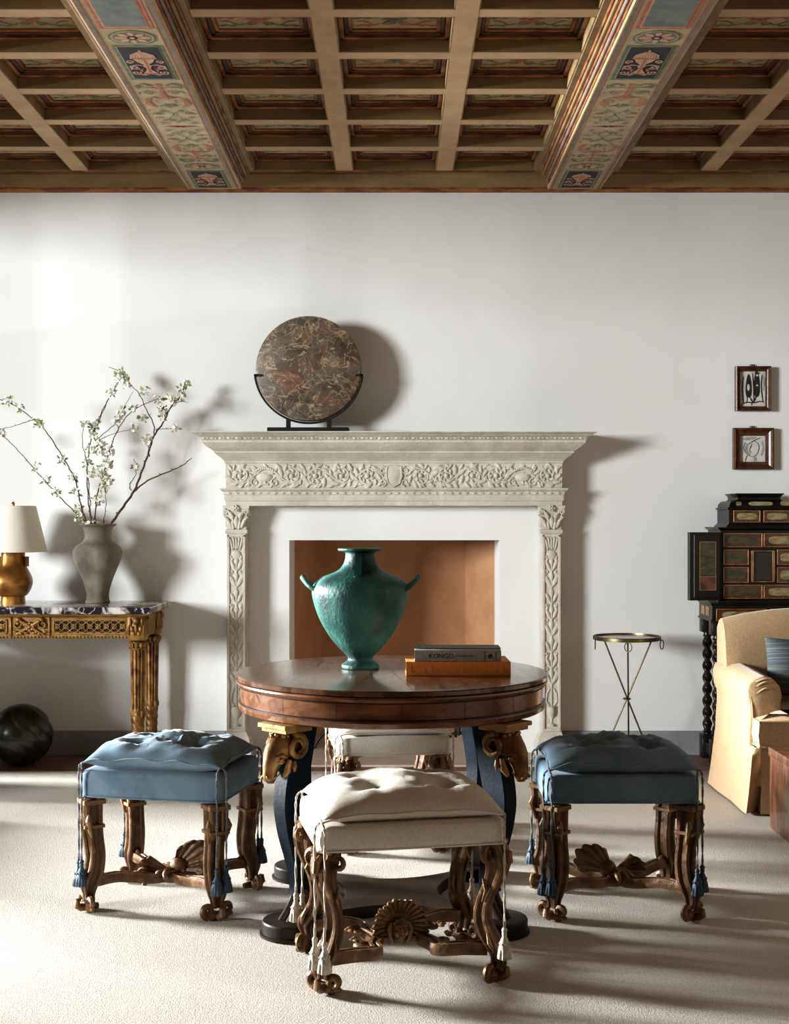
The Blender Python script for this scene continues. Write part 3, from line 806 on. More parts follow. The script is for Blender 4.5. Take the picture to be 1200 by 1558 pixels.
# ------------------------------------------------------------------ LAMP
lamp_gold = mat('antique_gold_leaf', (.20, .088, .022), (.46, .235, .065), scale=7, detail=6, rough=.30, rough2=.46, metal=.85, lo=.3, hi=.7)
shade_m = mat('cream_lampshade', (.80, .755, .67), rough=.9, bump=.05, bscale=120, spec=.1)
LX, _ = P(20, 800, 6.93)
lamp = thing('table_lamp', 'gold vase-shaped table lamp with tapered cream shade on the marble console', 'table lamp', (LX, 6.93, TOPZ))
k = 6.93 / F
def lz(y): return (917 - y) * k
mb = MB().use(lamp_gold)
prof = [(17.0, 917), (17.2, 916), (16.6, 906), (17.5, 905), (20, 903), (24, 897), (26.8, 889), (27.4, 883), (26, 876), (22.5, 868), (19, 861), (17.2, 853), (16.4, 845), (16.2, 838), (15.5, 836), (8, 836)]
mb.lathe([(r * k, lz(y)) for r, y in smooth_path(prof, 2)], 40, sq=3.2)
base = mb.build('base', lamp, smooth=40)
for sg in (-1, 1):
    mb = MB().use(lamp_gold)
    mb.lathe([(.014, lz(860)), (.0145, lz(859)), (.0145, lz(846)), (.014, lz(845)), (.008, lz(845)), (.008, lz(860))], 16, c=(sg * .069, 0, 0))
    mb.build('lug_handle', base)
mb = MB().use(lamp_gold); mb.lathe([(.006, lz(837)), (.006, lz(770)), (.011, lz(769)), (.008, lz(766)), (.010, lz(764)), (.003, lz(761.5))], 12)
mb.build('stem_and_finial', lamp)
mb = MB().use(shade_m)
mb.lathe([(.174, lz(838)), (.176, lz(837.6)), (.118, lz(768.4)), (.116, lz(768)), (.113, lz(768.4)), (.171, lz(837.6)), (.174, lz(838))], 64, cap=False)
mb.tube([(-.115, 0, lz(770)), (.115, 0, lz(770))], .002, 6)
mb.build('lamp_shade', lamp, smooth=40)
# ------------------------------------------------------------------ CLAY VASE
clay = mat('grey_clay', (.145, .128, .096), (.34, .305, .245), scale=5, detail=8, rough=.85, bump=.25, bscale=30, stretch=(1, 1, .6))
mix_layers(clay, (.055, .048, .036), 4, .56, .72, .65, stretch=(1, 1, 1.5))
VY = 7.0; VX, _ = P(148.5, 800, VY)
k2 = VY / F
vz = lambda y: (917 - y) * k2
vp = [(17.5, 917), (18.5, 915), (17.2, 911), (16.6, 905), (18, 896), (23, 880), (29, 866), (34.5, 853), (37, 844), (36.4, 837), (32, 830), (25, 825.5), (21, 821), (19.8, 815), (20.3, 808), (22.5, 802), (27, 799), (28, 797.6), (27.5, 796.8)]
vin = [(25, 797.2), (20.5, 802), (18, 808), (17.5, 816), (19, 823), (30, 833), (33.5, 844), (30, 858), (20, 880), (13, 905), (0.5, 909)]
mb = MB().use(clay)
mb.lathe([(r * k2, vz(y)) for r, y in smooth_path(vp, 3)] + [(r * k2, vz(y)) for r, y in smooth_path(vin, 2)], 56, mod=lambda a, z: 1 + .012 * math.sin(3 * a + z * 20))
o = mb.build('clay_vase', None, smooth=60); o.location = (VX, VY, TOPZ)
tag(o, 'grey-brown shouldered clay vase holding blossom branches on the console', 'vase')
# ------------------------------------------------------------------ BLOSSOM BRANCHES
bark = mat('plum_bark', (.045, .026, .018), (.14, .075, .055), scale=30, rough=.8, bump=.2)
petal = mat('white_petals', (.80, .81, .73), (.88, .88, .82), scale=30, rough=.8, sheen=.2)
leafm = mat('spring_leaves', (.17, .23, .05), (.36, .41, .15), scale=30, rough=.7)
ZK = 310.0 / 1200.0
def bz(x, y, Y): return P(x * ZK, 540 + y * ZK, Y)
BR = [
 (6.96, 'arching blossom branch leaning far left out of the clay vase, upper of two',
  [[(545, 1090), (512, 1000), (475, 880), (450, 760), (415, 680), (350, 570), (270, 450), (190, 375), (90, 300), (0, 262), (-60, 245)],
   [(195, 382), (140, 400), (60, 425), (-40, 445)]], [3.2, 1.8], -.12),
 (7.02, 'straight blossom branch leaning far left out of the clay vase, lower of two',
  [[(545, 1090), (514, 1004), (490, 970), (420, 905), (330, 815), (240, 715), (140, 600), (60, 515), (0, 465), (-50, 440)]], [2.8], -.05),
 (7.03, 'tall blossom branch with a forked tip above the middle of the clay vase',
  [[(555, 1080), (540, 985), (522, 880), (512, 700), (520, 600), (540, 480), (590, 370), (640, 260), (700, 155), (722, 110), (640, 70)],
   [(575, 395), (610, 310), (660, 225), (690, 160)]], [3.0, 2.0], .03),
 (6.93, 'short upright blossom branch left of the middle in the clay vase',
  [[(545, 1080), (535, 960), (525, 800), (508, 620), (485, 520), (492, 400)]], [2.6], -.06),
 (6.98, 'blossom branch with several side twigs bending right over the clay vase',
  [[(565, 1080), (560, 985), (570, 830), (610, 700), (640, 580), (680, 470), (740, 370), (810, 310), (930, 260), (1010, 260)],
   [(560, 505), (640, 440), (690, 390), (735, 300), (785, 215)], [(575, 505), (680, 460), (800, 435)], [(640, 590), (575, 520), (560, 505)]], [3.0, 1.8, 1.6, 1.4], -.02),
 (6.90, 'shortest bare twig standing at the right of the clay vase mouth',
  [[(600, 1080), (610, 985), (624, 880), (618, 775)]], [2.2], -.03),
 (7.06, 'thick reddish forked branch reaching right out of the clay vase',
  [[(600, 1070), (650, 1000), (725, 895), (790, 800), (830, 700), (870, 590), (905, 480), (960, 400), (1010, 300), (1065, 240), (1090, 160)],
   [(790, 805), (870, 740), (1000, 685), (1075, 650), (1130, 605)], [(905, 480), (905, 410), (860, 320), (820, 230), (760, 170), (700, 120)],
   [(772, 800), (765, 760), (800, 700), (790, 610)], [(915, 440), (980, 435), (1065, 435)], [(880, 600), (875, 540), (905, 490)], [(1010, 295), (1060, 275), (1105, 280)]], [6.0, 3.6, 2.6, 2.2, 1.6, 2.4, 1.6], .0),
]
CL = [(700, 125), (715, 110), (750, 170), (735, 150), (870, 205), (655, 220), (1085, 170), (1065, 235), (1075, 205), (560, 410), (545, 425), (500, 410), (700, 360), (720, 330), (790, 300), (950, 310), (940, 330), (830, 380), (950, 360), (1030, 435), (790, 435), (600, 520), (530, 550),
      (580, 570), (510, 640), (640, 640), (655, 655), (560, 700), (620, 750), (660, 745), (440, 715), (200, 400), (230, 415), (120, 315), (50, 270), (210, 655), (330, 805), (440, 815), (550, 860), (590, 850), (460, 900), (465, 935), (470, 965), (540, 990), (360, 620), (10, 460), (275, 735),
      (800, 660), (855, 490), (600, 790), (690, 400), (650, 570), (1000, 260), (1020, 270), (575, 700), (600, 660), (930, 262), (545, 470), (620, 580), (630, 720)]
FLW = []
def add_flower(mb, c, s, n):
    n = n.normalized(); u = n.orthogonal().normalized(); v = n.cross(u)
    for k in range(5):
        a = 2 * PI * k / 5 + s * 900
        d = u * math.cos(a) + v * math.sin(a); e = n.cross(d)
        mb.poly([c, c + d * s * .55 + e * s * .36 + n * s * .25, c + d * s + n * s * .30, c + d * s * .55 - e * s * .36 + n * s * .25])
allp = []
for bi, (Y, lab, lines, rads, dy) in enumerate(BR):
    x0, z0 = bz(*lines[0][0], Y)
    br = thing('blossom_branch', lab, 'branch', (x0, Y, z0), group='blossom branches in the clay vase')
    def Yat(y): return (Y - .0) + dy * max(0, (1000 - y) / 700) + (VY - Y) * (1 if y >= 1000 else max(0, 1 - (1000 - y) / 160.0))
    nodes = []
    for li, ln in enumerate(lines):
        pts = []
        for (x, y) in smooth_path(ln, 5):
            yy = Yat(y); X, Z = bz(x, y, yy)
            wob = .0022 * math.sin(len(pts) * 2.1 + bi)
            pts.append((X + wob - x0, yy - Y, max(Z, TOPZ + .12) - z0)); nodes.append((x, y, pts[-1]))
        n = len(pts)
        rr = [rads[li] * .00128 * (1 - .62 * i / n) for i in range(n)]
        mb = MB().use(bark); mb.tube(pts, rr, 7)
        for i in range(2, n - 1, 3):     # spurs and buds
            a = rnd.uniform(0, 2 * PI); d = Vector((math.cos(a), .4 * math.sin(a), .5 + .5 * abs(math.sin(a)))).normalized()
            p = Vector(pts[i]); L = rnd.uniform(.006, .016)
            mb.tube([p, p + d * L * .6, p + d * L], [rr[i] * .6, rr[i] * .7, .0006], 5)
        mb.build('stem' if li == 0 else 'side_twig', br, smooth=60)
    allp.append((br, nodes))
for (cx, cy) in CL:
    best = min(((q[0] - cx) ** 2 + (q[1] - cy) ** 2, b, q) for b, (br, nodes) in enumerate(allp) for q in nodes)
    br = allp[best[1]][0]; p = Vector(best[2][2])
    p += Vector(((cx - best[2][0]) * ZK * k2, 0, -(cy - best[2][1]) * ZK * k2)) * .7
    mb = MB().use(petal)
    nf = rnd.randint(8, 12)
    for _ in range(nf):
        d = Vector((rnd.gauss(0, 1), rnd.gauss(0, .7), rnd.gauss(.1, 1))).normalized()
        add_flower(mb, p + d * rnd.uniform(.006, .027), rnd.uniform(.010, .0155), d + Vector((0, -.5, .2)))
    mb.use(leafm)
    for _ in range(rnd.randint(4, 8)):
        d = Vector((rnd.gauss(0, 1), rnd.gauss(0, .6), rnd.gauss(.3, 1))).normalized(); L = rnd.uniform(.016, .032)
        s = d.cross(Vector((.2, 1, .1))).normalized() * L * .22
        q = p + d * .012
        mb.poly([q, q + d * L * .5 + s, q + d * L, q + d * L * .5 - s])
    mb.build('blossom_cluster', br, smooth=0)
# ------------------------------------------------------------------ DARK GLAZED BALL
ball_m = mat('dark_green_glaze', (.008, .009, .005), (.030, .030, .015), scale=4, rough=.30, coat=.12)
mb = MB().use(ball_m)
BXc, _ = P(32.5, 1100, 6.9); br_ = .163
prof = [(br_ * math.sin(PI * i / 60), -br_ * math.cos(PI * i / 60)) for i in range(1, 60)]
def gouge(a, z):
    # rows of wandering gouges across the upper right of the ball
    x, y = math.cos(a), math.sin(a)
    msk = max(0, min(1, (x * .7 - y * .4 + z * 3.2 - .1) * 2.2))
    return 1 - .035 * msk * max(0, math.sin(75 * z + 10 * a + 1.6 * math.sin(6 * a + 22 * z))) ** 1.5
mb.lathe(prof, 160, mod=gouge)
o = mb.build('decorative_ball', None, smooth=180); o.location = (BXc, 6.9, br_)
tag(o, 'dark olive glazed ball with carved grooves on the floor under the console', 'decorative ball')
# ================================================================== CENTRE TABLE
walnut = mat('walnut_veneer', (.085, .032, .014), (.25, .105, .042), scale=3.2, detail=7, dist=1.4, rough=.22, rough2=.34, stretch=(1, 5, 5), coat=.35, lo=.3, hi=.7)
walnut_top = mat('walnut_top', (.045, .022, .014), (.19, .10, .06), scale=3.5, detail=8, dist=1.8, rough=.16, rough2=.26, stretch=(5, 1, 1), coat=.4, lo=.3, hi=.7)
ebony = mat('ebonised_line', (.015, .009, .007), rough=.35)
bluepaint = mat('blue_black_paint', (.003, .006, .011), (.010, .020, .032), scale=10, detail=7, rough=.48, rough2=.65, bump=.1, bscale=80, lo=.35, hi=.75, spec=.14)
mix_layers(bluepaint, (.08, .11, .13), 140, .70, .76, .3)
ramgold = mat('aged_gilding', (.11, .052, .020), (.36, .205, .075), scale=16, detail=7, rough=.34, rough2=.55, metal=.5, bump=.25, bscale=50, lo=.34, hi=.66)
hoof_m = mat('dark_bronze_hoof', (.045, .032, .025), (.09, .062, .045), scale=12, rough=.38)
disc_foot = mat('dark_plinth_wood', (.014, .010, .008), (.032, .023, .018), scale=8, rough=.45, spec=.25)
plat_m = mat('dark_platform_wood', (.022, .014, .009), (.05, .031, .02), scale=3, dist=1, stretch=(1, 5, 1), rough=.34, rough2=.48, spec=.22)
TX, TY, TR, TZ = -.009, 4.40, .522, .789
tb = thing('round_table', 'round walnut centre table on blue legs with gilded ram heads', 'table', (TX, TY, RUG))
z = lambda v: v - RUG
mb = MB().use(walnut_top)
mb.lathe([(TR - .004, z(.7715)), (TR, z(.774)), (TR, z(.785)), (TR - .003, z(.7885)), (TR - .010, z(.789))], 128)
# inlaid radiating veneer joints
mb.use(ebony)
for k in range(12):
    a = 2 * PI * k / 12 + .13
    mb.stroke([(.04 * math.cos(a), .04 * math.sin(a), z(.789)), ((TR - .012) * math.cos(a), (TR - .012) * math.sin(a), z(.789))], .0008, (0, 0, 1), .0006)
mb.build('tabletop', tb, smooth=30)
mb = MB().use(walnut)
mb.lathe([(TR - .012, z(.7715)), (TR - .003, z(.768)), (TR - .002, z(.762)), (TR - .010, z(.754)), (TR - .016, z(.749)), (TR - .017, z(.700)), (TR - .012, z(.697)), (TR - .008, z(.690)), (TR - .012, z(.676)), (TR - .022, z(.671)), (TR - .10, z(.671))], 128, cap=True)
mb.use(ebony)
mb.lathe([(TR - .0165, z(.7005)), (TR - .0105, z(.6985)), (TR - .0105, z(.695)), (TR - .0165, z(.694))], 128, cap=False)
mb.lathe([(TR - .0155, z(.7515)), (TR - .0115, z(.7505)), (TR - .0115, z(.7490)), (TR - .0155, z(.748))], 128, cap=False)
for k in range(16):
    a = 2 * PI * k / 16 + .06; r = TR - .0165
    p = Vector((r * math.cos(a), r * math.sin(a), 0))
    mb.stroke([p + Vector((0, 0, z(.748))), p + Vector((0, 0, z(.701)))], .0014, p, .0012)
mb.build('apron', tb, smooth=30)
# concave-sided platform
mb = MB().use(plat_m)
pts = []
for q in range(4):
    a0 = PI / 4 + q * PI / 2 + R(2)
    c0 = Vector((.44 * math.cos(a0), .44 * math.sin(a0))); c1 = Vector((.44 * math.cos(a0 + PI / 2), .44 * math.sin(a0 + PI / 2)))
    nrm = -(c0 + c1) / 2; nrm.normalize()
    for i in range(14):
        t = .05 + .9 * i / 13
        pts.append(c0.lerp(c1, t) + nrm * (.155 * math.sin(PI * t) ** 1.0))
mb.loft([[(p.x, p.y, .002) for p in pts], [(p.x, p.y, .036) for p in pts], [(p.x * .985, p.y * .985, .040) for p in pts]])
mb.build('platform', tb, smooth=30)
def table_leg(q):
    a = PI / 4 + q * PI / 2 + R(2)
    o = Vector((math.cos(a), math.sin(a), 0)); t = Vector((-math.sin(a), math.cos(a), 0)); k = Vector((0, 0, 1))
    W = lambda r, tt, zz: o * r + t * tt + k * zz
    # S-curved leg: (centre radius, z, half thickness, half width)
    path = smooth_path([(.425, .662, .048, .030), (.428, .60, .047, .030), (.438, .54, .046, .030), (.455, .47, .046, .030), (.464, .40, .043, .0295), (.455, .32, .039, .028), (.438, .25, .034, .026), (.424, .19, .029, .024), (.420, .145, .028, .023), (.422, .125, .031, .024)], 4)
    mb = MB().use(bluepaint)
    b = .15
    rings = []
    for r, zz, h, w in path:
        c = .004
        rings.append([W(r - h, -w + c, zz), W(r - h + c, -w, zz), W(r + h - c, -w, zz), W(r + h, -w + c, zz), W(r + h, w - c, zz), W(r + h - c, w, zz), W(r - h + c, w, zz), W(r - h, w - c, zz)])
    mb.loft(rings)
    lg = mb.build('leg', tb, smooth=30)
    # hoof with cleft toes
    mb = MB().use(hoof_m)
    for sg in (-1, 1):
        rings = []
        for r, zz, h, w in smooth_path([(.420, .135, .024, .012), (.422, .11, .027, .0125), (.430, .085, .034, .014), (.441, .062, .042, .016), (.448, .050, .046, .017)], 3):
            rings.append([W(r + h * math.cos(2 * PI * i / 14), sg * (w + .001) + w * math.sin(2 * PI * i / 14), zz) for i in range(14)])
        mb.loft(rings)
    mb.build('hoof', lg, smooth=50)
    # round plinth
    mb = MB().use(disc_foot)
    c = o * .458
    mb.lathe([(.092, .0), (.097, .003), (.097, .010), (.090, .013), (.090, .043), (.087, .048), (.080, .050)], 40, c=c)
    mb.build('disc_foot', tb, smooth=30)
    # abacus
    mb = MB().use(ramgold)
    for (r0, r1, w, z0, z1) in ((.425, .540, .062, .649, .662), (.420, .530, .055, .636, .650)):
        mb.loft([[W(r0, -w, zz), W(r1, -w, zz), W(r1, w, zz), W(r0, w, zz)] for zz in (z0, z1)])
    mb.build('gilded_block', tb, smooth=0)
    # ram head: skull sweeping down to the muzzle
    mb = MB().use(ramgold)
    secs = smooth_path([(.440, .575, .052, .040, -1.5), (.470, .592, .052, .046, -1.2), (.500, .588, .047, .047, -.9), (.523, .566, .040, .040, -.5), (.537, .540, .031, .029, -.25), (.544, .515, .025, .023, -.1), (.546, .498, .022, .023, 0), (.543, .484, .011, .015, .1)], 3)
    rings = []
    for i, (r, zz, h, w, ang) in enumerate(secs):
        d = Vector((math.cos(ang - 0), 0, math.sin(ang)))      # in-plane normal of the section
        n0 = Vector((-math.sin(-ang), 0, 0))
        ring = []
        for j in range(20):
            b = 2 * PI * j / 20
            u = h * math.cos(b); v = w * math.sin(b)
            v *= 1 - .18 * max(0, math.cos(b)) - .25 * max(0, -math.cos(b))
            # section axis turns from vertical at the neck to radial at the muzzle
            ca, sa = math.cos(-ang), math.sin(-ang)
            ring.append(W(r + u * ca, v, zz + u * sa))
        rings.append(ring)
    mb.loft(rings)
    for sg in (-1, 1):
        mb.ball(W(.530, sg * .034, .556), (.009, .009, .008), 10)        # eye
        mb.tube([W(.512, sg * .040, .562), W(.528, sg * .040, .571), W(.548, sg * .028, .566)], [.003, .007, .003], 6)  # brow
        mb.tube([W(.518, sg * .038, .550), W(.530, sg * .037, .546), W(.542, sg * .030, .550)], [.002, .004, .002], 6)
        mb.tube([W(.566, sg * .008, .508), W(.566, sg * .015, .500), W(.560, sg * .018, .494)], [.002, .005, .002], 6)         # nostril
        mb.tube([W(.562, sg * .008, .492), W(.545, sg * .021, .500), W(.526, sg * .024, .512)], [.002, .0035, .002], 6)  # mouth
        mb.tube([W(.505, sg * .045, .555), W(.510, sg * .040, .520), W(.518, sg * .030, .500)], [.008, .012, .006], 8)   # jaw
        mb.tube([W(.486, sg * .046, .548), W(.490, sg * .050, .532), W(.484, sg * .046, .515)], [.005, .009, .002], 8)    # ear
    for j in range(16):                                                   # curled fleece on the brow
        aa = j * 2.4; rr = .030 * math.sqrt(j / 16)
        mb.ball(W(.508 + rr * math.cos(aa) * .8, rr * math.sin(aa) * 1.1, .634 - .012 * (j / 16)), (.009, .009, .008), 6)
    hd = mb.build('ram_head', lg, smooth=60)
    for sg in (-1, 1):
        mb = MB().use(ramgold)
        pts = []; rad = []
        n = 40
        for i in range(n + 1):
            th = i / n * 2 * PI * 1.55
            rr = .036 * (1 - .62 * i / n)
            pts.append(W(.478 + rr * math.cos(PI * .42 + th), sg * (.046 + .012 * i / n), .592 + rr * math.sin(PI * .42 + th)))
            rad.append((.0145 * (1 - .72 * i / n)) * (1 + .06 * math.sin(i * 2.2)))
        mb.tube(pts, rad, 10)
        mb.build('horn', lg, smooth=60)
for q in range(4): table_leg(q)
# ------------------------------------------------------------------ BRONZE HYDRIA
verd = mat('verdigris_bronze', (.006, .058, .048), (.055, .215, .175), scale=6, detail=9, rough=.42, rough2=.6, bump=.35, bscale=70, stretch=(1, 1, .7), lo=.3, hi=.68)
mix_layers(verd, (.004, .022, .024), 4, .56, .70, .8, stretch=(1, 1, .8), dist=.6)
mix_layers(verd, (.22, .42, .35), 9, .62, .74, .5, stretch=(1, 1, .5), dist=1.2)
mix_layers(verd, (.12, .13, .09), 60, .66, .74, .6)
HYY = 4.49; hk = HYY / F
HX, _ = P(548, 900, HYY)
hz = lambda y: (1017.5 - y) * hk
hp = [(27.5, 1017.5), (28.6, 1016), (28.4, 1012), (26.5, 1010), (20.5, 1006), (19, 1002), (22, 997), (31, 988), (43, 974), (55, 956), (64.5, 937), (71, 917), (73.6, 903), (72.5, 893), (66, 884), (54, 877), (41, 872), (32, 867), (26.5, 860), (23.5, 852), (22.5, 845), (23.2, 841.5), (27, 839.8), (32.5, 839), (34, 837.6), (34, 835.8), (32.8, 835)]
hin = [(26, 836.5), (20.5, 841), (19.5, 848), (21, 858), (28, 868), (40, 874), (62, 886), (69, 903), (60, 937), (38, 974), (16, 1000), (.5, 1003)]
hyd = thing('bronze_hydria', 'green verdigris bronze urn with three handles standing on the round table', 'urn', (HX, HYY, TZ))
mb = MB().use(verd)
mb.lathe([(r * hk, hz(y)) for r, y in smooth_path(hp, 3)] + [(r * hk, hz(y)) for r, y in smooth_path(hin, 2)], 72)
mb.build('body', hyd, smooth=60)
for sg in (-1, 1):
    mb = MB().use(verd)
    pts = []
    for i in range(17):
        b = PI * i / 16
        r = .148 + .048 * math.sin(b)
        tt = -.055 * math.cos(b)
        pts.append((sg * (r), tt, hz(897) + .026 * math.sin(b) ** 2 + .012 * math.sin(b)))
    mb.tube(pts, [.0085] * 17, 10)
    for e in (pts[0], pts[-1]): mb.ball((e[0] - sg * .002, e[1], e[2]), (.012, .014, .014), 8)
    mb.ball(pts[8], (.011, .016, .012), 10)
    mb.build('side_handle', hyd, smooth=60)
mb = MB().use(verd)
pts = smooth_path([(0, -.040, hz(842)), (0, -.068, hz(846)), (0, -.080, hz(858)), (0, -.092, hz(872)), (0, -.118, hz(883))], 4)
mb.tube(pts, [.011] * (len(pts) - 1) + [.014], sec=[(.75, 1), (.75, -1), (-.75, -1), (-.75, 1)])
mb.ball(pts[-1], (.022, .008, .020), 10)
o = mb.build('vertical_handle', hyd, smooth=50)
o.rotation_euler = (0, 0, R(-3))
# ------------------------------------------------------------------ BOOKS
paper = mat('book_pages', (.68, .64, .55), (.80, .77, .69), scale=2, stretch=(1, 1, 160), rough=.9, detail=2)
grey_cloth = mat('grey_book_cloth', (.33, .31, .27), (.45, .43, .385), scale=120, rough=.8)
orange_cloth = mat('orange_book_cloth', (.78, .25, .055), (.86, .33, .09), scale=60, rough=.6)
ink = mat('black_ink', (.012, .012, .014), rough=.7)
brown_ink = mat('brown_ink', (.26, .075, .02), rough=.7)
edge_m = mat('dark_jacket', (.05, .05, .052), rough=.5)
white_ink = mat('pale_ink', (.62, .60, .56), rough=.7)
def text_mesh(s, size, name, parent, m, loc, rot):
    cu = bpy.data.curves.new(name, 'FONT'); cu.body = s; cu.size = size; cu.align_x = 'LEFT'; cu.align_y = 'CENTER'; cu.resolution_u = 3
    tmp = bpy.data.objects.new(name + '_src', cu); C.objects.link(tmp)
    dg = bpy.context.evaluated_depsgraph_get(); dg.update()
    me = bpy.data.meshes.new_from_object(tmp.evaluated_get(dg))
    bpy.data.objects.remove(tmp)
    me.materials.clear(); me.materials.append(m)
    o = bpy.data.objects.new(name, me); C.objects.link(o); o.parent = parent; o.location = loc; o.rotation_euler = rot
    return o
def book(nm, lab, x0, x1, yf, d, z0, z1, cm, rz=0):
    t = thing(nm, lab, 'book', ((x0 + x1) / 2, yf, z0), rz)
    w = (x1 - x0) / 2; h = z1 - z0; th = .0032
    mb = MB().use(cm)
    mb.box(-w, w, 0, d, 0, th, bev=.001, seg=1); mb.box(-w, w, 0, d, h - th, h, bev=.001, seg=1)
    # rounded spine
    sec = []
    for i in range(9):
        a = -PI / 2 + PI * i / 8
        sec.append((.0 - .005 * math.cos(a), h / 2 + h / 2 * math.sin(a)))
    sec += [(.004, h), (.004, 0)]
    mb.loft([[(-w, y, zz) for y, zz in sec], [(w, y, zz) for y, zz in sec]])
    mb.build('cover', t, smooth=30)
    mb = MB().use(paper); mb.box(-w + .004, w - .004, .003, d - .004, th, h - th); mb.build('pages', t, smooth=0)
    return t, w, h
bo, w, h = book('orange_book', 'thick orange clothbound book lying under the grey book on the round table', .038, .379, 4.268, .19, TZ, .835, orange_cloth, R(.8))
mb = MB().use(brown_ink)
for (px, rows) in ((167, 3), (185, 1), (247, 2), (293, 2), (312, 1), (353, 3), (375, 2), (396, 2), (1003, 3), (1025, 2)):
    x = (px - 588) / 472 * w
    for q in range(rows):
        L = .0035 + .003 * ((px + q * 3) % 3) / 2
        mb.box(x - .0005, x + .0005, -.0058, -.0048, .012 + q * .0085, .012 + q * .0085 + L)
mb.build('spine_lettering', bo, smooth=0)
bg, w, h = book('grey_book', 'grey clothbound book with black KONGO spine lying on the orange book', .066, .348, 4.272, .17, .835, .872, grey_cloth, R(-.5))
wd = 2 * w
X = lambda px: -w + (px - 190) / 790 * wd
text_mesh('KONGO', .0215, 'spine_title', bg, ink, (X(318), -.0056, h * .5), (PI / 2, 0, 0))
text_mesh('POWER AND MAJESTY', .0066, 'spine_subtitle', bg, ink, (X(558), -.0056, h * .5), (PI / 2, 0, 0))
mb = MB().use(ink)
cx = X(880)
mb.poly([(cx + .0072 * math.cos(2 * PI * i / 24), -.0056, h / 2 + .0072 * math.sin(2 * PI * i / 24)) for i in range(24)])
mb.box(X(832) - .0005, X(832) + .0005, -.0056, -.003, .003, h - .003); mb.box(X(932) - .0005, X(932) + .0005, -.0056, -.003, .003, h - .003)
mb.use(grey_cloth); mb.stroke([(cx - .004, -.0060, h / 2 + .003), (cx + .001, -.0060, h / 2 + .001), (cx - .002, -.006, h / 2 - .002), (cx + .004, -.0060, h / 2 - .004)], .0012, (0, -1, 0))
mb.build('spine_emblem', bg, smooth=0)
mb = MB().use(edge_m)
mb.box(-w + .012, w + .003, .045, .168, h + .0004, h + .0022, bev=.0006, seg=1); mb.use(white_ink)
for k in range(14): mb.box(-w + .02 + k * .018, -w + .03 + k * .018, .012 + .004 * (k % 3), .016 + .004 * (k % 3), h, h + .0004)
mb.build('front_cover_panel', bg, smooth=0)
# ================================================================== STOOLS
carved = mat('parcel_gilt_carving', (.062, .027, .012), (.20, .105, .045), scale=17, detail=8, rough=.34, rough2=.55, metal=.25, bump=.35, bscale=45, lo=.34, hi=.68)
mix_layers(carved, (.40, .235, .095), 26, .60, .72, .6)
def edge_wear_crease_shade(m, c, lo, hi, amount):
    # gilding left along the raised edges, crease shade painted into the hollows
    nt = m.node_tree; b = nt.nodes['Principled BSDF']
    g = nt.nodes.new('ShaderNodeNewGeometry'); r = _ramp(nt, [(lo, (0, 0, 0)), (hi, (amount, amount, amount))])
    nt.links.new(g.outputs['Pointiness'], r.inputs[0])
    mx = nt.nodes.new('ShaderNodeMix'); mx.data_type = 'RGBA'
    nt.links.new(r.outputs[0], mx.inputs[0]); nt.links.new(b.inputs['Base Color'].links[0].from_socket, mx.inputs[6]); mx.inputs[7].default_value = (*c, 1)
    nt.links.new(mx.outputs[2], b.inputs['Base Color'])
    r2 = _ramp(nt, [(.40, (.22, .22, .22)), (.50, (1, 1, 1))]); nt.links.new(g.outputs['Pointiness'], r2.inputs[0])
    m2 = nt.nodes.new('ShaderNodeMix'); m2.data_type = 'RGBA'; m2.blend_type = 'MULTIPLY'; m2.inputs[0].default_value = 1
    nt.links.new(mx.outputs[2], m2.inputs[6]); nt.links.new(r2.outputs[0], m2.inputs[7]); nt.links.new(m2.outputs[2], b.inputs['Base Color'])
edge_wear_crease_shade(carved, (.44, .27, .11), .55, .66, .38)
edge_wear_crease_shade(gold, (.50, .31, .11), .55, .66, .4); edge_wear_crease_shade(gold_lit, (.60, .40, .16), .55, .66, .4)
edge_wear_crease_shade(ramgold, (.50, .32, .13), .55, .66, .35)
linen = mat('cream_linen', (.60, .56, .475), (.70, .665, .58), scale=160, detail=3, rough=.95, bump=.25, bscale=420, sheen=.25, spec=.1)
velvet = mat('blue_velvet', (.10, .16, .21), (.22, .30, .355), scale=7, detail=7, rough=.95, sheen=.28, bump=.06, bscale=60, spec=.04, lo=.3, hi=.75, dist=.5)
cream_cord = mat('cream_silk', (.36, .31, .25), (.62, .57, .48), scale=130, rough=.7, sheen=.2)
blue_cord = mat('navy_silk', (.014, .032, .055), (.055, .10, .145), scale=130, rough=.6, sheen=.25)
grey_cord = mat('grey_twisted_cord', (.07, .075, .085), (.24, .24, .25), scale=220, rough=.7)

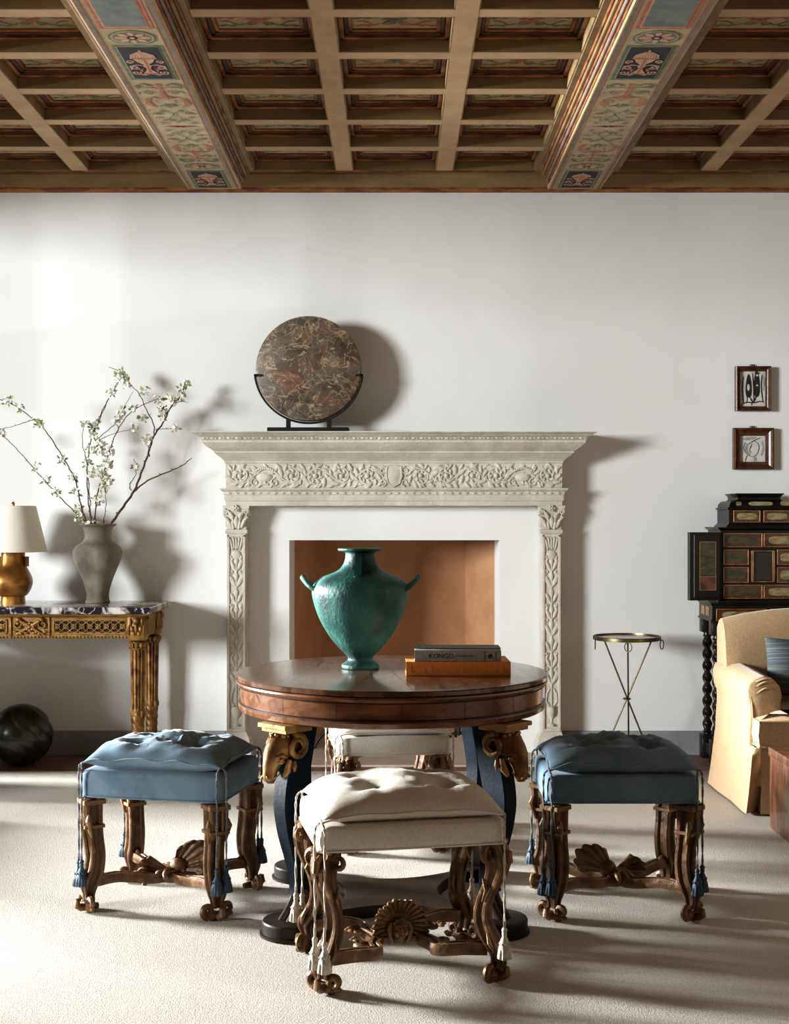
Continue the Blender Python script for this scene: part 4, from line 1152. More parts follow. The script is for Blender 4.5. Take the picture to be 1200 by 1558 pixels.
def pillow_mesh(hw, hd, z0, hgt, dimples, seed, fabric, droop=.016, wr=.0045, under=.030):
    """squab cushion: buttoned top, flat underside, welt round the seam"""
    n = 40
    mb = MB().use(fabric)
    zs = z0 + under
    def edge(u, v):
        # slightly pinched outline with soft corners
        s = 1 - .022 * math.sin(abs(u) * PI) * 0
        x = hw * u * (1 - .030 * (1 - v * v)); y = hd * v * (1 - .030 * (1 - u * u))
        return x, y
    def prof(t): return (1 - abs(t) ** 2.6)
    top = []; bot = []
    for j in range(n + 1):
        rt = []; rb = []
        for i in range(n + 1):
            u = -1 + 2 * i / n; v = -1 + 2 * j / n
            # finer steps near the rim
            u = math.sin(u * PI / 2); v = math.sin(v * PI / 2)
            x, y = edge(u, v)
            f = max(0, prof(u) * prof(v)) ** .55
            fb = min(1, max(0, (1 - abs(u) ** 7) * (1 - abs(v) ** 7)) ** .6 * 1.12)
            zt = hgt * f
            for (dx, dy, dd) in dimples:
                q = ((x - dx) ** 2 + (y - dy) ** 2)
                zt -= dd * math.exp(-q / (.00135)) * f + dd * .5 * math.exp(-q / .0075) * f
                # pleats radiating from the button
                ang = math.atan2(y - dy, x - dx)
                zt += .0035 * math.sin(5 * ang + seed + dx * 40) * math.exp(-q / .009) * f
            zt += wr * noise.noise(Vector((x * 13 + seed, y * 13, seed * 3.1))) * f
            zt += wr * 1.4 * noise.noise(Vector((x * 38, y * 38 + seed, .4))) * math.exp(-((1 - f) / .35) ** 2) * min(1, f * 3)
            corner = (abs(u) * abs(v)) ** 4
            zb = max(-under, -(under + .002) * fb)
            wav = .0048 * noise.noise(Vector((x * 14 + seed, y * 14, 7.7))) * wr / .0045
            sag = -droop * corner
            rt.append(Vector((x, y, zs + zt + sag + wav * (1 - f)))); rb.append(Vector((x, y, zs + min(zb, 0) + (sag + wav) * max(0, 1 + zb / under))))
        top.append(rt); bot.append(rb)
    V = [[mb.bm.verts.new(p) for p in r] for r in top]
    B = [[(V[j][i] if i in (0, n) or j in (0, n) else mb.bm.verts.new(bot[j][i])) for i in range(n + 1)] for j in range(n + 1)]
    for j in range(n):
        for i in range(n):
            mb.face((V[j][i], V[j][i + 1], V[j + 1][i + 1], V[j + 1][i]))
            mb.face((B[j][i], B[j + 1][i], B[j + 1][i + 1], B[j][i + 1]))
    rim = [top[0][i] for i in range(n)] + [top[j][n] for j in range(n)] + [top[n][n - i] for i in range(n)] + [top[n - j][0] for j in range(n)]
    mb.tube(rim, .0036, 6, loop=True)
    corners = [top[0][0], top[0][n], top[n][n], top[n][0]]
    return mb, corners

def carved_leg(mb, o, style, top):
    """one S-scroll leg; o = (x, y) foot direction signs; local origin at leg centre"""
    d = Vector((o[0], o[1], 0)).normalized(); t = Vector((-d.y, d.x, 0)); k = Vector((0, 0, 1))
    W = lambda a, b, zz: d * a + t * b + k * zz
    if style == 'scroll':
        path = [(.004, top, .030, .030), (.016, top - .03, .031, .029), (.020, top - .07, .027, .026), (.004, top - .115, .021, .023), (-.020, top - .165, .019, .021), (-.028, top - .21, .020, .021), (-.016, top - .25, .023, .023), (.010, .10, .024, .024), (.022, .075, .018, .020), (.018, .055, .013, .016), (.016, .04, .014, .018)]
    else:
        path = [(.002, top, .031, .033), (.002, top - .05, .030, .032), (.000, top - .088, .029, .031), (-.004, top - .10, .026, .028), (-.010, top - .14, .024, .027), (-.014, top - .19, .025, .028), (-.008, top - .24, .027, .028), (.004, .105, .028, .029), (.010, .078, .022, .024), (.010, .055, .016, .018), (.010, .04, .016, .020)]
    rings = []
    for r, zz, a, b in smooth_path(path, 4):
        rings.append([W(r + a * p, b * q, zz) for p, q in GROOVED])
    mb.loft(rings)
    def vol(cr, cz, r0, r1, turns, a0, bw, rad):
        pts = [W(cr + p, 0, cz + q) for p, q in spiral(0, 0, r0, r1, turns, a0, 20)]
        mb.tube(pts, [rad * (1 - .5 * i / 20) for i in range(21)], sec=[(1, bw), (1.1, 0), (1, -bw), (-1, -bw), (-1, bw)], up=t.cross(Vector((0, 0, 1))))
    B = lambda a, b, zz, r: mb.ball(W(a, b, zz), r, 8)
    if style == 'scroll':
        # top volutes left and right and an acanthus knee
        for sg in (-1, 1):
            pts = [W(.010, sg * (.044 + p), top - .026 + q) for p, q in spiral(0, 0, .023, .006, 1.4 * sg, PI / 2, 18)]
            mb.tube(pts, [.010 * (1 - .45 * i / 18) for i in range(19)], 8)
            mb.tube([W(.03, sg * .02, top - .02), W(.05, sg * .012, top - .05), W(.042, sg * .006, top - .085), W(.02, 0, top - .11)], [.005, .008, .007, .003], 8)
            mb.tube([W(-.014, sg * .024, top - .10), W(-.002, sg * .028, top - .13), W(-.018, sg * .022, top - .165)], [.003, .006, .002], 8)
            mb.tube([W(.0, sg * .024, .135), W(.010, sg * .029, .11), W(.02, sg * .022, .085)], [.003, .007, .003], 8)
        mb.box(-.036, .036, -.036, .036, top - .004, top + .006, M=Matrix.Rotation(math.atan2(d.y, d.x), 4, 'Z'), bev=.002, seg=1)
        mb.tube([W(.034, 0, top - .012), W(.054, 0, top - .026), W(.058, 0, top - .048), W(.046, 0, top - .06)], [.008, .012, .010, .004], 8)
        mb.tube([W(-.044, 0, .215), W(-.052, 0, .19), W(-.040, 0, .165)], [.003, .006, .002], 8)
    else:
        for zz, h, e in ((top - .012, .016, .037), (top - .092, .012, .035)):
            mb.box(-e, e, -e, e, zz - h / 2, zz + h / 2, M=Matrix.Translation(W(.001, 0, 0)) @ Matrix.Rotation(math.atan2(d.y, d.x), 4, 'Z'), bev=.002, seg=1)
        for sg in (-1, 1):
            mb.tube([W(.028, sg * .011, top - .02), W(.028, sg * .011, top - .085)], .007, 8)
            mb.tube([W(.020, sg * .032, top - .05), W(.024, sg * .036, top - .07), W(.010, sg * .030, top - .125)], [.006, .011, .004], 8)
        mb.tube([W(.030, 0, top - .10), W(.022, 0, top - .14), W(.012, 0, top - .20), W(.02, 0, .13), W(.034, 0, .10)], [.006, .009, .008, .010, .004], 8)
        mb.tube([W(-.03, 0, .12), W(-.045, 0, .105), W(-.042, 0, .088)], [.006, .012, .004], 8)
    # scroll foot: up-curled toes on a flat sole
    for sg in (-1, 1):
        pts = [W(.014 + p, 0, .024 + q) if False else W(.014, sg * (.034 + p), .033 + q) for p, q in spiral(0, 0, .020, .006, -1.15 * sg, -PI / 2, 16)]
        mb.tube(pts, [.0130 * (1 - .4 * i / 16) for i in range(17)], 8)
    mb.tube([W(-.022, 0, .014), W(.014, 0, .015), W(.036, 0, .016), (W(.050, 0, .024)), W(.048, 0, .040), W(.038, 0, .044)], [.010, .013, .013, .012, .009, .005], 10)
    mb.tube([W(.014, -.052, .016), W(.014, -.02, .0150), W(.014, .02, .0150), W(.014, .052, .016)], [.006, .0145, .0145, .006], 10)

RIDGE = [(1, -.9), (1, -.35), (.75, -.2), (.75, .2), (1, .35), (1, .9), (.3, 1), (-.3, 1), (-1, .8), (-1, -.8), (-.3, -1), (.3, -1)]
def tassel(parent, top, edge, drop, cord_m, silk, big=1.0):
    """cord from the cushion corner over the seat edge with a tassel at its end"""
    x0, y0, z0 = top; ex, ey, ez = edge
    mb = MB().use(silk)
    c = (ex, ey, 0)
    zt = drop
    s = big
    mb.ball((ex, ey, zt), .0085 * s, 10)
    mb.lathe([(.0055 * s, zt - .004), (.0075 * s, zt - .010), (.006 * s, zt - .016), (.010 * s, zt - .026), (.0135 * s, zt - .034), (.012 * s, zt - .040), (.014 * s, zt - .043), (.017 * s, zt - .058), (.0195 * s, zt - .076), (.018 * s, zt - .078), (.004, zt - .074)], 24, c=c,
             mod=lambda a, zz: 1 + (.10 * math.cos(12 * a) if zz < zt - .040 else .05 * math.cos(6 * a + zz * 500)))
    for q in range(8):
        a = 2 * PI * q / 8
        mb.ball((ex + .0125 * s * math.cos(a), ey + .0125 * s * math.sin(a), zt - .036), .004 * s, 6)
    t = mb.build('tassel', parent, smooth=60)
    mb = MB().use(cord_m)
    path = smooth_path([(x0, y0, z0), ((x0 + ex) / 2, (y0 + ey) / 2, z0 - .004), (ex, ey, z0 - .03), (ex, ey, (z0 + zt) / 2), (ex, ey, zt)], 10)
    for ph in (0, PI):
        mb.tube([(p[0] + .0019 * math.cos(ph + i * .9), p[1] + .0019 * math.sin(ph + i * .9), p[2]) for i, p in enumerate(path)], .0022, 5)
    mb.build('cord', t, smooth=60)

def make_stool(label, style, W, D, lw, ld, fabric, cord_m, silk, zb, zt, hgt, dimples, seed, loc, rz, grp, drops):
    t = thing('upholstered_stool', label, 'stool', (loc[0], loc[1], RUG), rz, grp)
    hw, hd = W / 2, D / 2
    zb -= RUG; zt -= RUG
    # padded seat
    mb = MB().use(fabric)
    rings = []
    nseg = 6
    def rr(o, zz, puff=0):
        pts = []
        rc = .022
        a, b = hw - o, hd - o
        for q, (sx, sy) in enumerate(((1, 1), (-1, 1), (-1, -1), (1, -1))):
            for i in range(nseg + 1):
                an = q * PI / 2 + i / nseg * PI / 2
                pts.append([sx * (a - rc) + rc * math.cos(an), sy * (b - rc) + rc * math.sin(an), zz])
        out = []
        m = len(pts)
        for i in range(m):           # add points along each side so that the side can swell
            p, q = pts[i], pts[(i + 1) % m]
            out.append(p)
            if i % (nseg + 1) == nseg:
                for s in range(1, 9):
                    f = s / 9
                    x, y = p[0] + (q[0] - p[0]) * f, p[1] + (q[1] - p[1]) * f
                    b2 = puff * math.sin(PI * f)
                    nx, ny = (q[1] - p[1]), -(q[0] - p[0]); L = math.hypot(nx, ny) or 1
                    out.append([x + nx / L * b2, y + ny / L * b2, zz])
        return out
    H = zt - zb
    for o, f in ((.004, 0), (.001, .06), (.0, .3), (.0, .6), (.002, .84), (.006, .94), (.016, 1.0)):
        rings.append(rr(o, zb + H * f, .004 * math.sin(PI * min(1, f + .15))))
    mb.loft(rings)
    mb.tube(rr(-.0005, zb + .003), .0032, 6, loop=True)
    mb.build('seat', t, smooth=50)
    # legs
    for sx in (-1, 1):
        for sy in (-1, 1):
            mb = MB().use(carved); carved_leg(mb, (sx, sy), style, zb - .004)
            o = mb.build('leg', t, smooth=32); o.location = (sx * lw / 2, sy * ld / 2, 0)
    # stretcher and its carved ornament
    lx, ly = lw / 2 - .012, ld / 2 - .012
    mb = MB().use(carved)
    if style == 'scroll':
        for sx in (-1, 1):
            pts = smooth_path([(sx * lx, -ly, .085), (sx * (lx - .06), -ly + .005, .088), (sx * (lx - .13), -ly + .035, .080), (sx * .085, -.07, .078), (sx * .062, 0, .078), (sx * .085, .07, .078), (sx * (lx - .13), ly - .035, .080), (sx * (lx - .06), ly - .005, .088), (sx * lx, ly, .085)], 5)
            mb.tube(pts, .017, sec=RIDGE, up=(0, 0, 1))
            for sy in (-1, 1):
                mb.tube([(sx * (.088 + p), sy * .066 - .0 + q * sy, .085) for p, q in spiral(.022, .0, .026, .006, -1.1 * sx, PI * (0 if sx < 0 else 1), 14)], [.011 * (1 - .5 * i / 14) for i in range(15)], 8)
                for q in range(3):
                    a = q * .9 - .9
                    mb.ball((sx * (.125 + .016 * math.cos(a)), sy * .045 + .016 * math.sin(a), .097), (.013, .008, .005), 6, M=Matrix.Rotation(a, 3, 'Z'))
        mb.box(-.07, .07, -.016, .016, .066, .088, bev=.005)
    else:
        for sx in (-1, 1):
            for sy in (-1, 1):
                pts = smooth_path([(sx * lx, sy * ly, .095), (sx * lx * .78, sy * ly * .70, .098), (sx * lx * .52, sy * ly * .42, .088), (sx * lx * .25, sy * ly * .28, .082), (0, 0, .084)], 5)
                mb.tube(pts, .016, sec=RIDGE, up=(0, 0, 1))
        mb.lathe([(.02, .060), (.036, .066), (.042, .082), (.034, .098), (.016, .104)], 20, mod=lambda a, z: 1 + .08 * math.cos(6 * a))
    mb.build('stretcher', t, smooth=45)
    mb = MB().use(carved)
    if style == 'scroll':
        # rayed shell behind a small carved mask
        n = 19
        for i in range(n):
            a = -.42 + (PI + .84) * i / (n - 1)
            ca, sa = math.cos(a), math.sin(a)
            L = .074 + .003 * math.sin(i * 2)
            pts = [(.026 * ca, -.004, .118 + .026 * sa), (.052 * ca, -.012, .118 + .052 * sa), (L * ca, -.024, .118 + L * sa), ((L + .006) * ca, -.034, .118 + (L + .006) * sa)]
            mb.tube(pts, [.0045, .0065, .0085, .004], 7)
        mb.ball((0, -.004, .118), (.06, .010, .055), 16)
        mb.ball((0, -.026, .112), (.024, .024, .032), 16)           # head
        mb.ball((0, -.030, .090), (.015, .016, .015), 12)           # chin
        mb.tube([(0, -.050, .121), (0, -.056, .110), (0, -.054, .105)], [.003, .0055, .006], 8)   # nose
        for sg in (-1, 1):
            mb.ball((sg * .0095, -.047, .119), (.0048, .004, .003), 8)                    # eyes
            mb.tube([(sg * .003, -.0495, .1255), (sg * .010, -.049, .1275), (sg * .017, -.043, .1245)], [.0018, .003, .0015], 6)
            mb.ball((sg * .013, -.043, .106), (.008, .008, .009), 8)                      # cheeks
            mb.tube([(sg * .024, -.02, .13), (sg * .032, -.022, .11), (sg * .028, -.02, .088), (sg * .018, -.018, .068)], [.006, .010, .008, .004], 8)
        mb.tube([(-.009, -.046, .0975), (0, -.0485, .0965), (.009, -.046, .0975)], [.0015, .003, .0015], 6)
        mb.tube([(-.007, -.0455, .0935), (0, -.047, .0925), (.007, -.0455, .0935)], [.0015, .003, .0015], 6)
        for q in range(7): mb.ball((-.018 + .006 * q, -.030, .139 - .0009 * (q - 3) ** 2), (.006, .008, .007), 6)
        nm = 'shell_mask'
    else:
        # a ribbed, scalloped leaf shell rising at a slant from the crossing
        def sheet(a0, a1, lens, cup, base, flip=1, na=33, nf=9, tilt=0):
            G = []
            for ia in range(na + 1):
                t = ia / na; a = a0 + (a1 - a0) * t
                k = t * (len(lens) - 1); q = int(min(k, len(lens) - 1.001)); L = lens[q] + (lens[q + 1] - lens[q]) * (k - q)
                L *= 1 + .07 * abs(math.sin(t * PI * 5.5))
                row = []
                for jf in range(nf + 1):
                    f = jf / nf; r = .012 + L * f
                    y = cup * math.sin(PI * t) * f ** 1.5 - .02 * f + .0045 * math.cos(t * PI * 11) * f + tilt * (t - .5) * f
                    row.append(Vector((base[0] + flip * r * math.cos(a), base[1] + y, base[2] + r * math.sin(a) - .012 * max(0, f - .85) / .15)))
                G.append(row)
            th = Vector((0, .009, .004))
            F_ = [[mb.bm.verts.new(p) for p in r] for r in G]; K_ = [[mb.bm.verts.new(p + th) for p in r] for r in G]
            for ia in range(na):
                for jf in range(nf):
                    mb.face((F_[ia][jf], F_[ia + 1][jf], F_[ia + 1][jf + 1], F_[ia][jf + 1])); mb.face((K_[ia][jf], K_[ia][jf + 1], K_[ia + 1][jf + 1], K_[ia + 1][jf]))
                mb.face((F_[ia][nf], F_[ia + 1][nf], K_[ia + 1][nf], K_[ia][nf])); mb.face((F_[ia][0], K_[ia][0], K_[ia + 1][0], F_[ia + 1][0]))
            for ia in (0, na):
                for jf in range(nf): mb.face((F_[ia][jf], F_[ia][jf + 1], K_[ia][jf + 1], K_[ia][jf]))
        sheet(R(2), R(74), [.085, .125, .142, .118, .075], .035, (0, .0, .100))
        sheet(R(-28), R(40), [.07, .09, .095, .07], .02, (-.005, -.03, .104), -1, 24, 7)
        for q in range(6):
            a = PI * .55 + q * PI * .18
            mb.tube([(.01 * math.cos(a), .01 * math.sin(a), .100), (.040 * math.cos(a), .036 * math.sin(a), .108), (.060 * math.cos(a), .050 * math.sin(a), .096), (.066 * math.cos(a), .056 * math.sin(a), .082)], [.009, .012, .009, .003], 8)
        mb.ball((.0, 0, .104), (.036, .032, .016), 12)
        mb.ball((.02, 0, .118), (.03, .026, .03), 12)
        nm = 'leaf_shell'
    mb.build(nm, t, smooth=60)
    # buttoned squab cushion
    mb, cs = pillow_mesh(hw - .006, hd - .006, zt, hgt - (.010 if style == 'scroll' else .004), dimples, seed, fabric, wr=.004 if style == 'scroll' else .013, under=.026 if style == 'scroll' else .036)
    mb.use(fabric)
    for dx, dy, dd in dimples: pass
    cu = mb.build('cushion', t, smooth=60)
    # tassels: two hang at every corner, one on each face
    for ci, (sx, sy) in enumerate(((-1, -1), (1, -1), (1, 1), (-1, 1))):
        c = cs[ci]
        da, db = drops[ci]
        if da: tassel(t, c, (sx * (hw - .012), sy * (hd + .0105), c.z), da, cord_m, silk)
        if db: tassel(t, c, (sx * (hw + .0105), sy * (hd - .016), c.z), db, cord_m, silk)
    return t
cd = [(-.10, -.075, .034), (.11, -.08, .034), (-.105, .075, .034), (.10, .08, .034)]
bd = [(-.09, -.07, .036), (.10, -.07, .036), (-.095, .075, .036), (.095, .075, .036)]
make_stool('cream linen stool nearest the camera, with a carved mask on its stretcher', 'scroll', .525, .44, .462, .335, linen, cream_cord, cream_cord, .400, .470, .092, cd, 1.3, (.012, 3.788), R(11.5), 'cream stools',
           ((.150, .155), (.155, 0), (.165, .175), (.15, .16)))
make_stool('cream linen stool half hidden behind the round table, facing the fireplace', 'scroll', .525, .44, .470, .350, linen, cream_cord, cream_cord, .388, .458, .085, cd, 4.1, (-.030, 5.31), R(97), 'cream stools',
           ((.150, .155), (.155, .15), (.165, .175), (.15, .16)))
make_stool('blue velvet tufted stool left of the round table, below the console', 'block', .49, .40, .43, .345, velvet, grey_cord, blue_cord, .388, .478, .075, bd, 2.2, (-.752, 4.44), R(-12), 'blue velvet stools',
           ((.168, .160), (.165, .17), (.165, .17), (.16, .165)))
make_stool('blue velvet tufted stool right of the round table, beside the armchair', 'block', .49, .40, .43, .345, velvet, grey_cord, blue_cord, .388, .478, .075, bd, 6.7, (.735, 4.395), R(180), 'blue velvet stools',
           ((.165, .17), (.16, .165), (.168, .160), (.165, .17)))
# ================================================================== GUERIDON
brass = mat('aged_brass', (.12, .09, .045), (.25, .19, .10), scale=12, rough=.34, metal=.9)
dark_top = mat('dark_glass_top', (.05, .05, .045), (.10, .10, .09), scale=4, rough=.12)
GY = 6.86
GX, GZ = P(953.5, 969, GY); GR = .1765
gu = thing('gueridon', 'slim brass round side table on three crossed rods with hanging rings by the wall', 'side table', (GX, GY, 0))
mb = MB().use(brass)
mb.lathe([(GR - .010, GZ - .014), (GR - .002, GZ - .014), (GR, GZ - .012), (GR, GZ + .004), (GR - .002, GZ + .006), (GR - .007, GZ + .006), (GR - .008, GZ - .002), (GR - .012, GZ - .002)], 72, cap=False)
mb.use(dark_top).lathe([(.001, GZ - .012), (GR - .008, GZ - .012), (GR - .008, GZ - .001), (.001, GZ - .001)], 72)
mb.build('top', gu, smooth=30)
cz = P(953, 1063, GY)[1]
for a in (R(195), R(262), R(-12)):
    d = Vector((math.cos(a), math.sin(a), 0)); pv = Vector((-math.sin(a), math.cos(a), 0)) * .007
    mb = MB().use(brass)
    p0 = d * .128 + Vector((0, 0, GZ - .014)); p1 = pv + Vector((0, 0, cz)); t = GZ - .014 - cz
    p2 = p1 + (p1 - p0) * (cz / t); p2.z = .004
    mb.tube([p0, p1, p2], .0044, 10); mb.ball((p2.x, p2.y, .006), (.009, .009, .006), 8)
    mb.build('leg', gu)
    mb = MB().use(brass)
    c = d * (GR + .003) + Vector((0, 0, GZ - .037)); s = Vector((-math.sin(a), math.cos(a), 0))
    s = (s + d * .5).normalized()
    mb.tube([c + s * (.020 * math.cos(2 * PI * i / 24)) + Vector((0, 0, .024 * math.sin(2 * PI * i / 24))) for i in range(24)], .0026, 8, loop=True)
    mb.build('hanging_ring', gu)
mb = MB().use(brass)
mb.tube([(.017 * math.cos(2 * PI * i / 20), .017 * math.sin(2 * PI * i / 20), cz) for i in range(20)], .0045, 8, loop=True)
mb.build('collar', gu)
# ================================================================== CABINET ON STAND
blackwood = mat('ebonised_wood', (.007, .0055, .005), (.016, .012, .010), scale=10, rough=.30, rough2=.42, coat=.1, spec=.35)
tort = mat('tortoiseshell', (.035, .010, .006), (.13, .042, .020), scale=14, detail=4, dist=1, rough=.2, coat=.4, lo=.35, hi=.65)
giltline = mat('gilt_line', (.30, .16, .06), (.55, .35, .15), scale=30, rough=.35, metal=.6)
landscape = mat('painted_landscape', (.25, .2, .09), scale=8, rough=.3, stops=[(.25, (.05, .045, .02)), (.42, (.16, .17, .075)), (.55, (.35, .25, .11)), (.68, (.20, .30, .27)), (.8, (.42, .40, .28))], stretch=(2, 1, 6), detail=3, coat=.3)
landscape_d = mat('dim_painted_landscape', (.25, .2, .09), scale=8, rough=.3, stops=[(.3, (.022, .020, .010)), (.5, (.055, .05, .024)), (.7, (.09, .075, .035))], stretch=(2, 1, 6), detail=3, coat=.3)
mirror_m = mat('dark_mirror', (.02, .02, .018), rough=.08)
CF = 6.92; CB = 7.20
cxm = (1159.5 - 600) * CF / F
cab = thing('cabinet_on_stand', 'ebonised cabinet on barley-twist stand with small painted drawers behind the armchair', 'cabinet', (cxm, CF, 0))
pz = lambda zy: EYE - (740 + zy / 5.994 - HY) * CF / F
px = lambda zx: (1030 + zx / 5.994 - 600) * CF / F - cxm
D = CB - CF
HWc = -px(395)
z0c, z1c = pz(1035), pz(395)
def rect_prism(t, hw, yf, yb, z0, z1, bev=.002): t.box(-hw, hw, yf, yb, z0, z1, bev=bev, seg=1)
mb = MB().use(blackwood)
rect_prism(mb, HWc, 0, D, z0c, z1c)
mb.loft([[(-HWc - o, -o, z), (HWc + o, -o, z), (HWc + o, D, z), (-HWc - o, D, z)] for o, z in ((0, z1c - .004), (.008, z1c), (.016, z1c + .006), (.018, z1c + .012), (.0, z1c + .013))])
mb.loft([[(-HWc - o, -o, z), (HWc + o, -o, z), (HWc + o, D, z), (-HWc - o, D, z)] for o, z in ((.018, z0c - .014), (.018, z0c - .006), (.010, z0c + .002), (.0, z0c + .006))])
mb.build('carcase', cab, smooth=25)
# upper stage
HU = -px(480); zu0 = z1c + .013; zu1 = pz(195)
mb = MB().use(blackwood)
yu = .02
def stage(prof, hw, y, m=mb):
    m.loft([[(-hw - o, y - o, z), (hw + o, y - o, z), (hw + o, D - .01, z), (-hw - o, D - .01, z)] for o, z in prof])
stage([(.018, zu0), (.016, zu0 + .006), (.004, zu0 + .016), (.0, zu0 + .022), (.0, zu1 - .012), (.008, zu1 - .008), (.010, zu1), (.0, zu1 + .002)], HU, yu)
stage([(.0, zu1 + .002), (-.006, pz(160)), (-.016, pz(140)), (-.03, pz(130))], HU, yu)
stage([(.0, pz(132)), (-.010, pz(118)), (-.012, pz(100)), (-.004, pz(78)), (.004, pz(70)), (.004, pz(62))], -px(560), yu + .03)
mb.build('upper_stage', cab, smooth=25)
def cartouche(t, xa, xb, za, zb, y, m):
    hx_, hz_ = (xb - xa) / 2, (zb - za) / 2; cx_, cz_ = (xa + xb) / 2, (za + zb) / 2
    ring = []
    for i in range(36):
        a = 2 * PI * i / 36
        ca, sa = math.cos(a), math.sin(a)
        rr = 1 / (abs(ca) ** 3.4 + abs(sa) ** 3.4) ** (1 / 3.4)
        ring.append((cx_ + hx_ * rr * ca, y, cz_ + hz_ * rr * sa * (1 - .10 * math.exp(-(ca * 3) ** 2))))
    t.use(m).poly(ring)
def drawer(xa, xb, ya, yb, y=0, m=landscape, name='drawer', knob=True, inset=.018):
    x0, x1, z0, z1 = px(xa), px(xb), pz(yb), pz(ya)
    mb = MB().use(tort)
    mb.box(x0, x1, y - .008, y + .004, z0, z1, bev=.0015, seg=1)
    mb.use(giltline)
    for z in (z0, z1): mb.box(x0 - .001, x1 + .001, y - .0095, y - .003, z - .0018, z + .0018, bev=.0006, seg=1)
    for x in (x0, x1): mb.box(x - .0028, x + .0028, y - .0105, y - .003, z0 - .001, z1 + .001, bev=.001, seg=1)
    gx, gz = (x1 - x0) * .11, (z1 - z0) * .19
    cartouche(mb, x0 + gx, x1 - gx, z0 + gz, z1 - gz, y - .0086, m)
    o = mb.build(name, cab, smooth=25)
    if knob:
        k = MB().use(brass); k.ball(((x0 + x1) / 2, y - .012, z0 + .006), .0035, 8); k.build('knob', o)
    return o
for (ya, yb) in ((430, 550), (900, 1020)):
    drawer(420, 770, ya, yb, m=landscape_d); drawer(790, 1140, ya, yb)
for (ya, yb) in ((580, 712), (738, 875)):
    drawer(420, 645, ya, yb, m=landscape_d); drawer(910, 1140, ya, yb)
drawer(522, 760, 222, 325, y=yu); drawer(797, 1035, 222, 325, y=yu)
mb = MB()
xs = [(545, 595), (660, 880), (950, 1040)]
for (a, b) in xs: cartouche(mb, px(a), px(b), pz(176), pz(138), yu - .001, landscape)
mb.build('painted_frieze', cab, smooth=0)
# central niche door
mb = MB().use(blackwood)
x0, x1, zA, zB = px(668), px(884), pz(875), pz(582)
mb.box(x0, x1, -.008, .004, zA, zB, bev=.002, seg=1)
mb.use(giltline)
for x in (x0 + .007, x1 - .007): mb.box(x - .0075, x + .0075, -.020, -.004, zA, zB, bev=.005, seg=2)
for z in (zA + .004, zB - .004): mb.box(x0 + .012, x1 - .012, -.014, -.004, z - .0025, z + .0025, bev=.001, seg=1)
mb.use(mirror_m).box(x0 + .018, x1 - .018, -.010, -.006, zA + .012, zB - .012)
mb.build('niche_door', cab, smooth=30)
# open door folded out to the left
dz0, dz1 = pz(1036), pz(418)
dw = (px(375) - px(82))
mb = MB().use(blackwood)
mb.box(-dw, 0, -.036, -.004, dz0, dz1, bev=.002, seg=1)
mb.use(blackwood).box(-dw + .022, -.008, -.044, -.035, dz0 + .012, dz1 - .012, bev=.003, seg=1)
mb.use(giltline)
xa, xb, za, zb = -dw + .053, -.030, dz0 + .055, dz1 - .05
for z in (za, zb, za + .07): mb.box(xa, xb, -.0465, -.043, z - .0013, z + .0013)
for x in (xa, xb): mb.box(x - .0013, x + .0013, -.0465, -.043, za, zb)
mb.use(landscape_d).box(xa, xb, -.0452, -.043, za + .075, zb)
mb.use(tort).box(xa, xb, -.0452, -.043, za, za + .07)
o = mb.build('door', cab, smooth=25); o.location = (px(375), .0, 0); o.rotation_euler = (0, 0, R(6))
k = MB().use(brass)
for q in range(8): k.tube([(px(375) + .001, -.006, dz0 + .03 + q * (dz1 - dz0 - .06) / 7 - .012), (px(375) + .001, -.006, dz0 + .03 + q * (dz1 - dz0 - .06) / 7 + .012)], .0032, 8)
k.build('hinge', cab)
# ---- stand
HS = -((1082 - 600) * CF / F - cxm) ; ys = -.012
zs1 = z0c - .014; zs0 = EYE - (967 - HY) * CF / F
zm = pz(1225)
mb = MB().use(blackwood)
mb.box(-HS, HS, ys, D, zm, zs1 - .012, bev=.003, seg=1)
mb.loft([[(-HS - o, ys - o, z), (HS + o, ys - o, z), (HS + o, D, z), (-HS - o, D, z)] for o, z in ((0, zs1 - .016), (.008, zs1 - .010), (.010, zs1 - .002), (.0, zs1))])
mb.loft([[(-HS - o, ys - o, z), (HS + o, ys - o, z), (HS + o, D, z), (-HS - o, D, z)] for o, z in ((.0, zm - .006), (.006, zm - .004), (.006, zm + .004), (.0, zm + .010))])
fr = mb.build('stand_frieze', cab, smooth=25)
drawer(352, 800, 1118, 1222, y=ys, m=landscape); drawer(848, 1270, 1118, 1222, y=ys, m=landscape)
mb = MB().use(giltline)
for q in range(2): mb.box(-HS - .003, -HS + .003, .05 + q * .10, .12 + q * .10, zm + .022, zs1 - .026, bev=.001, seg=1)
mb.build('side_panel', fr, smooth=0)
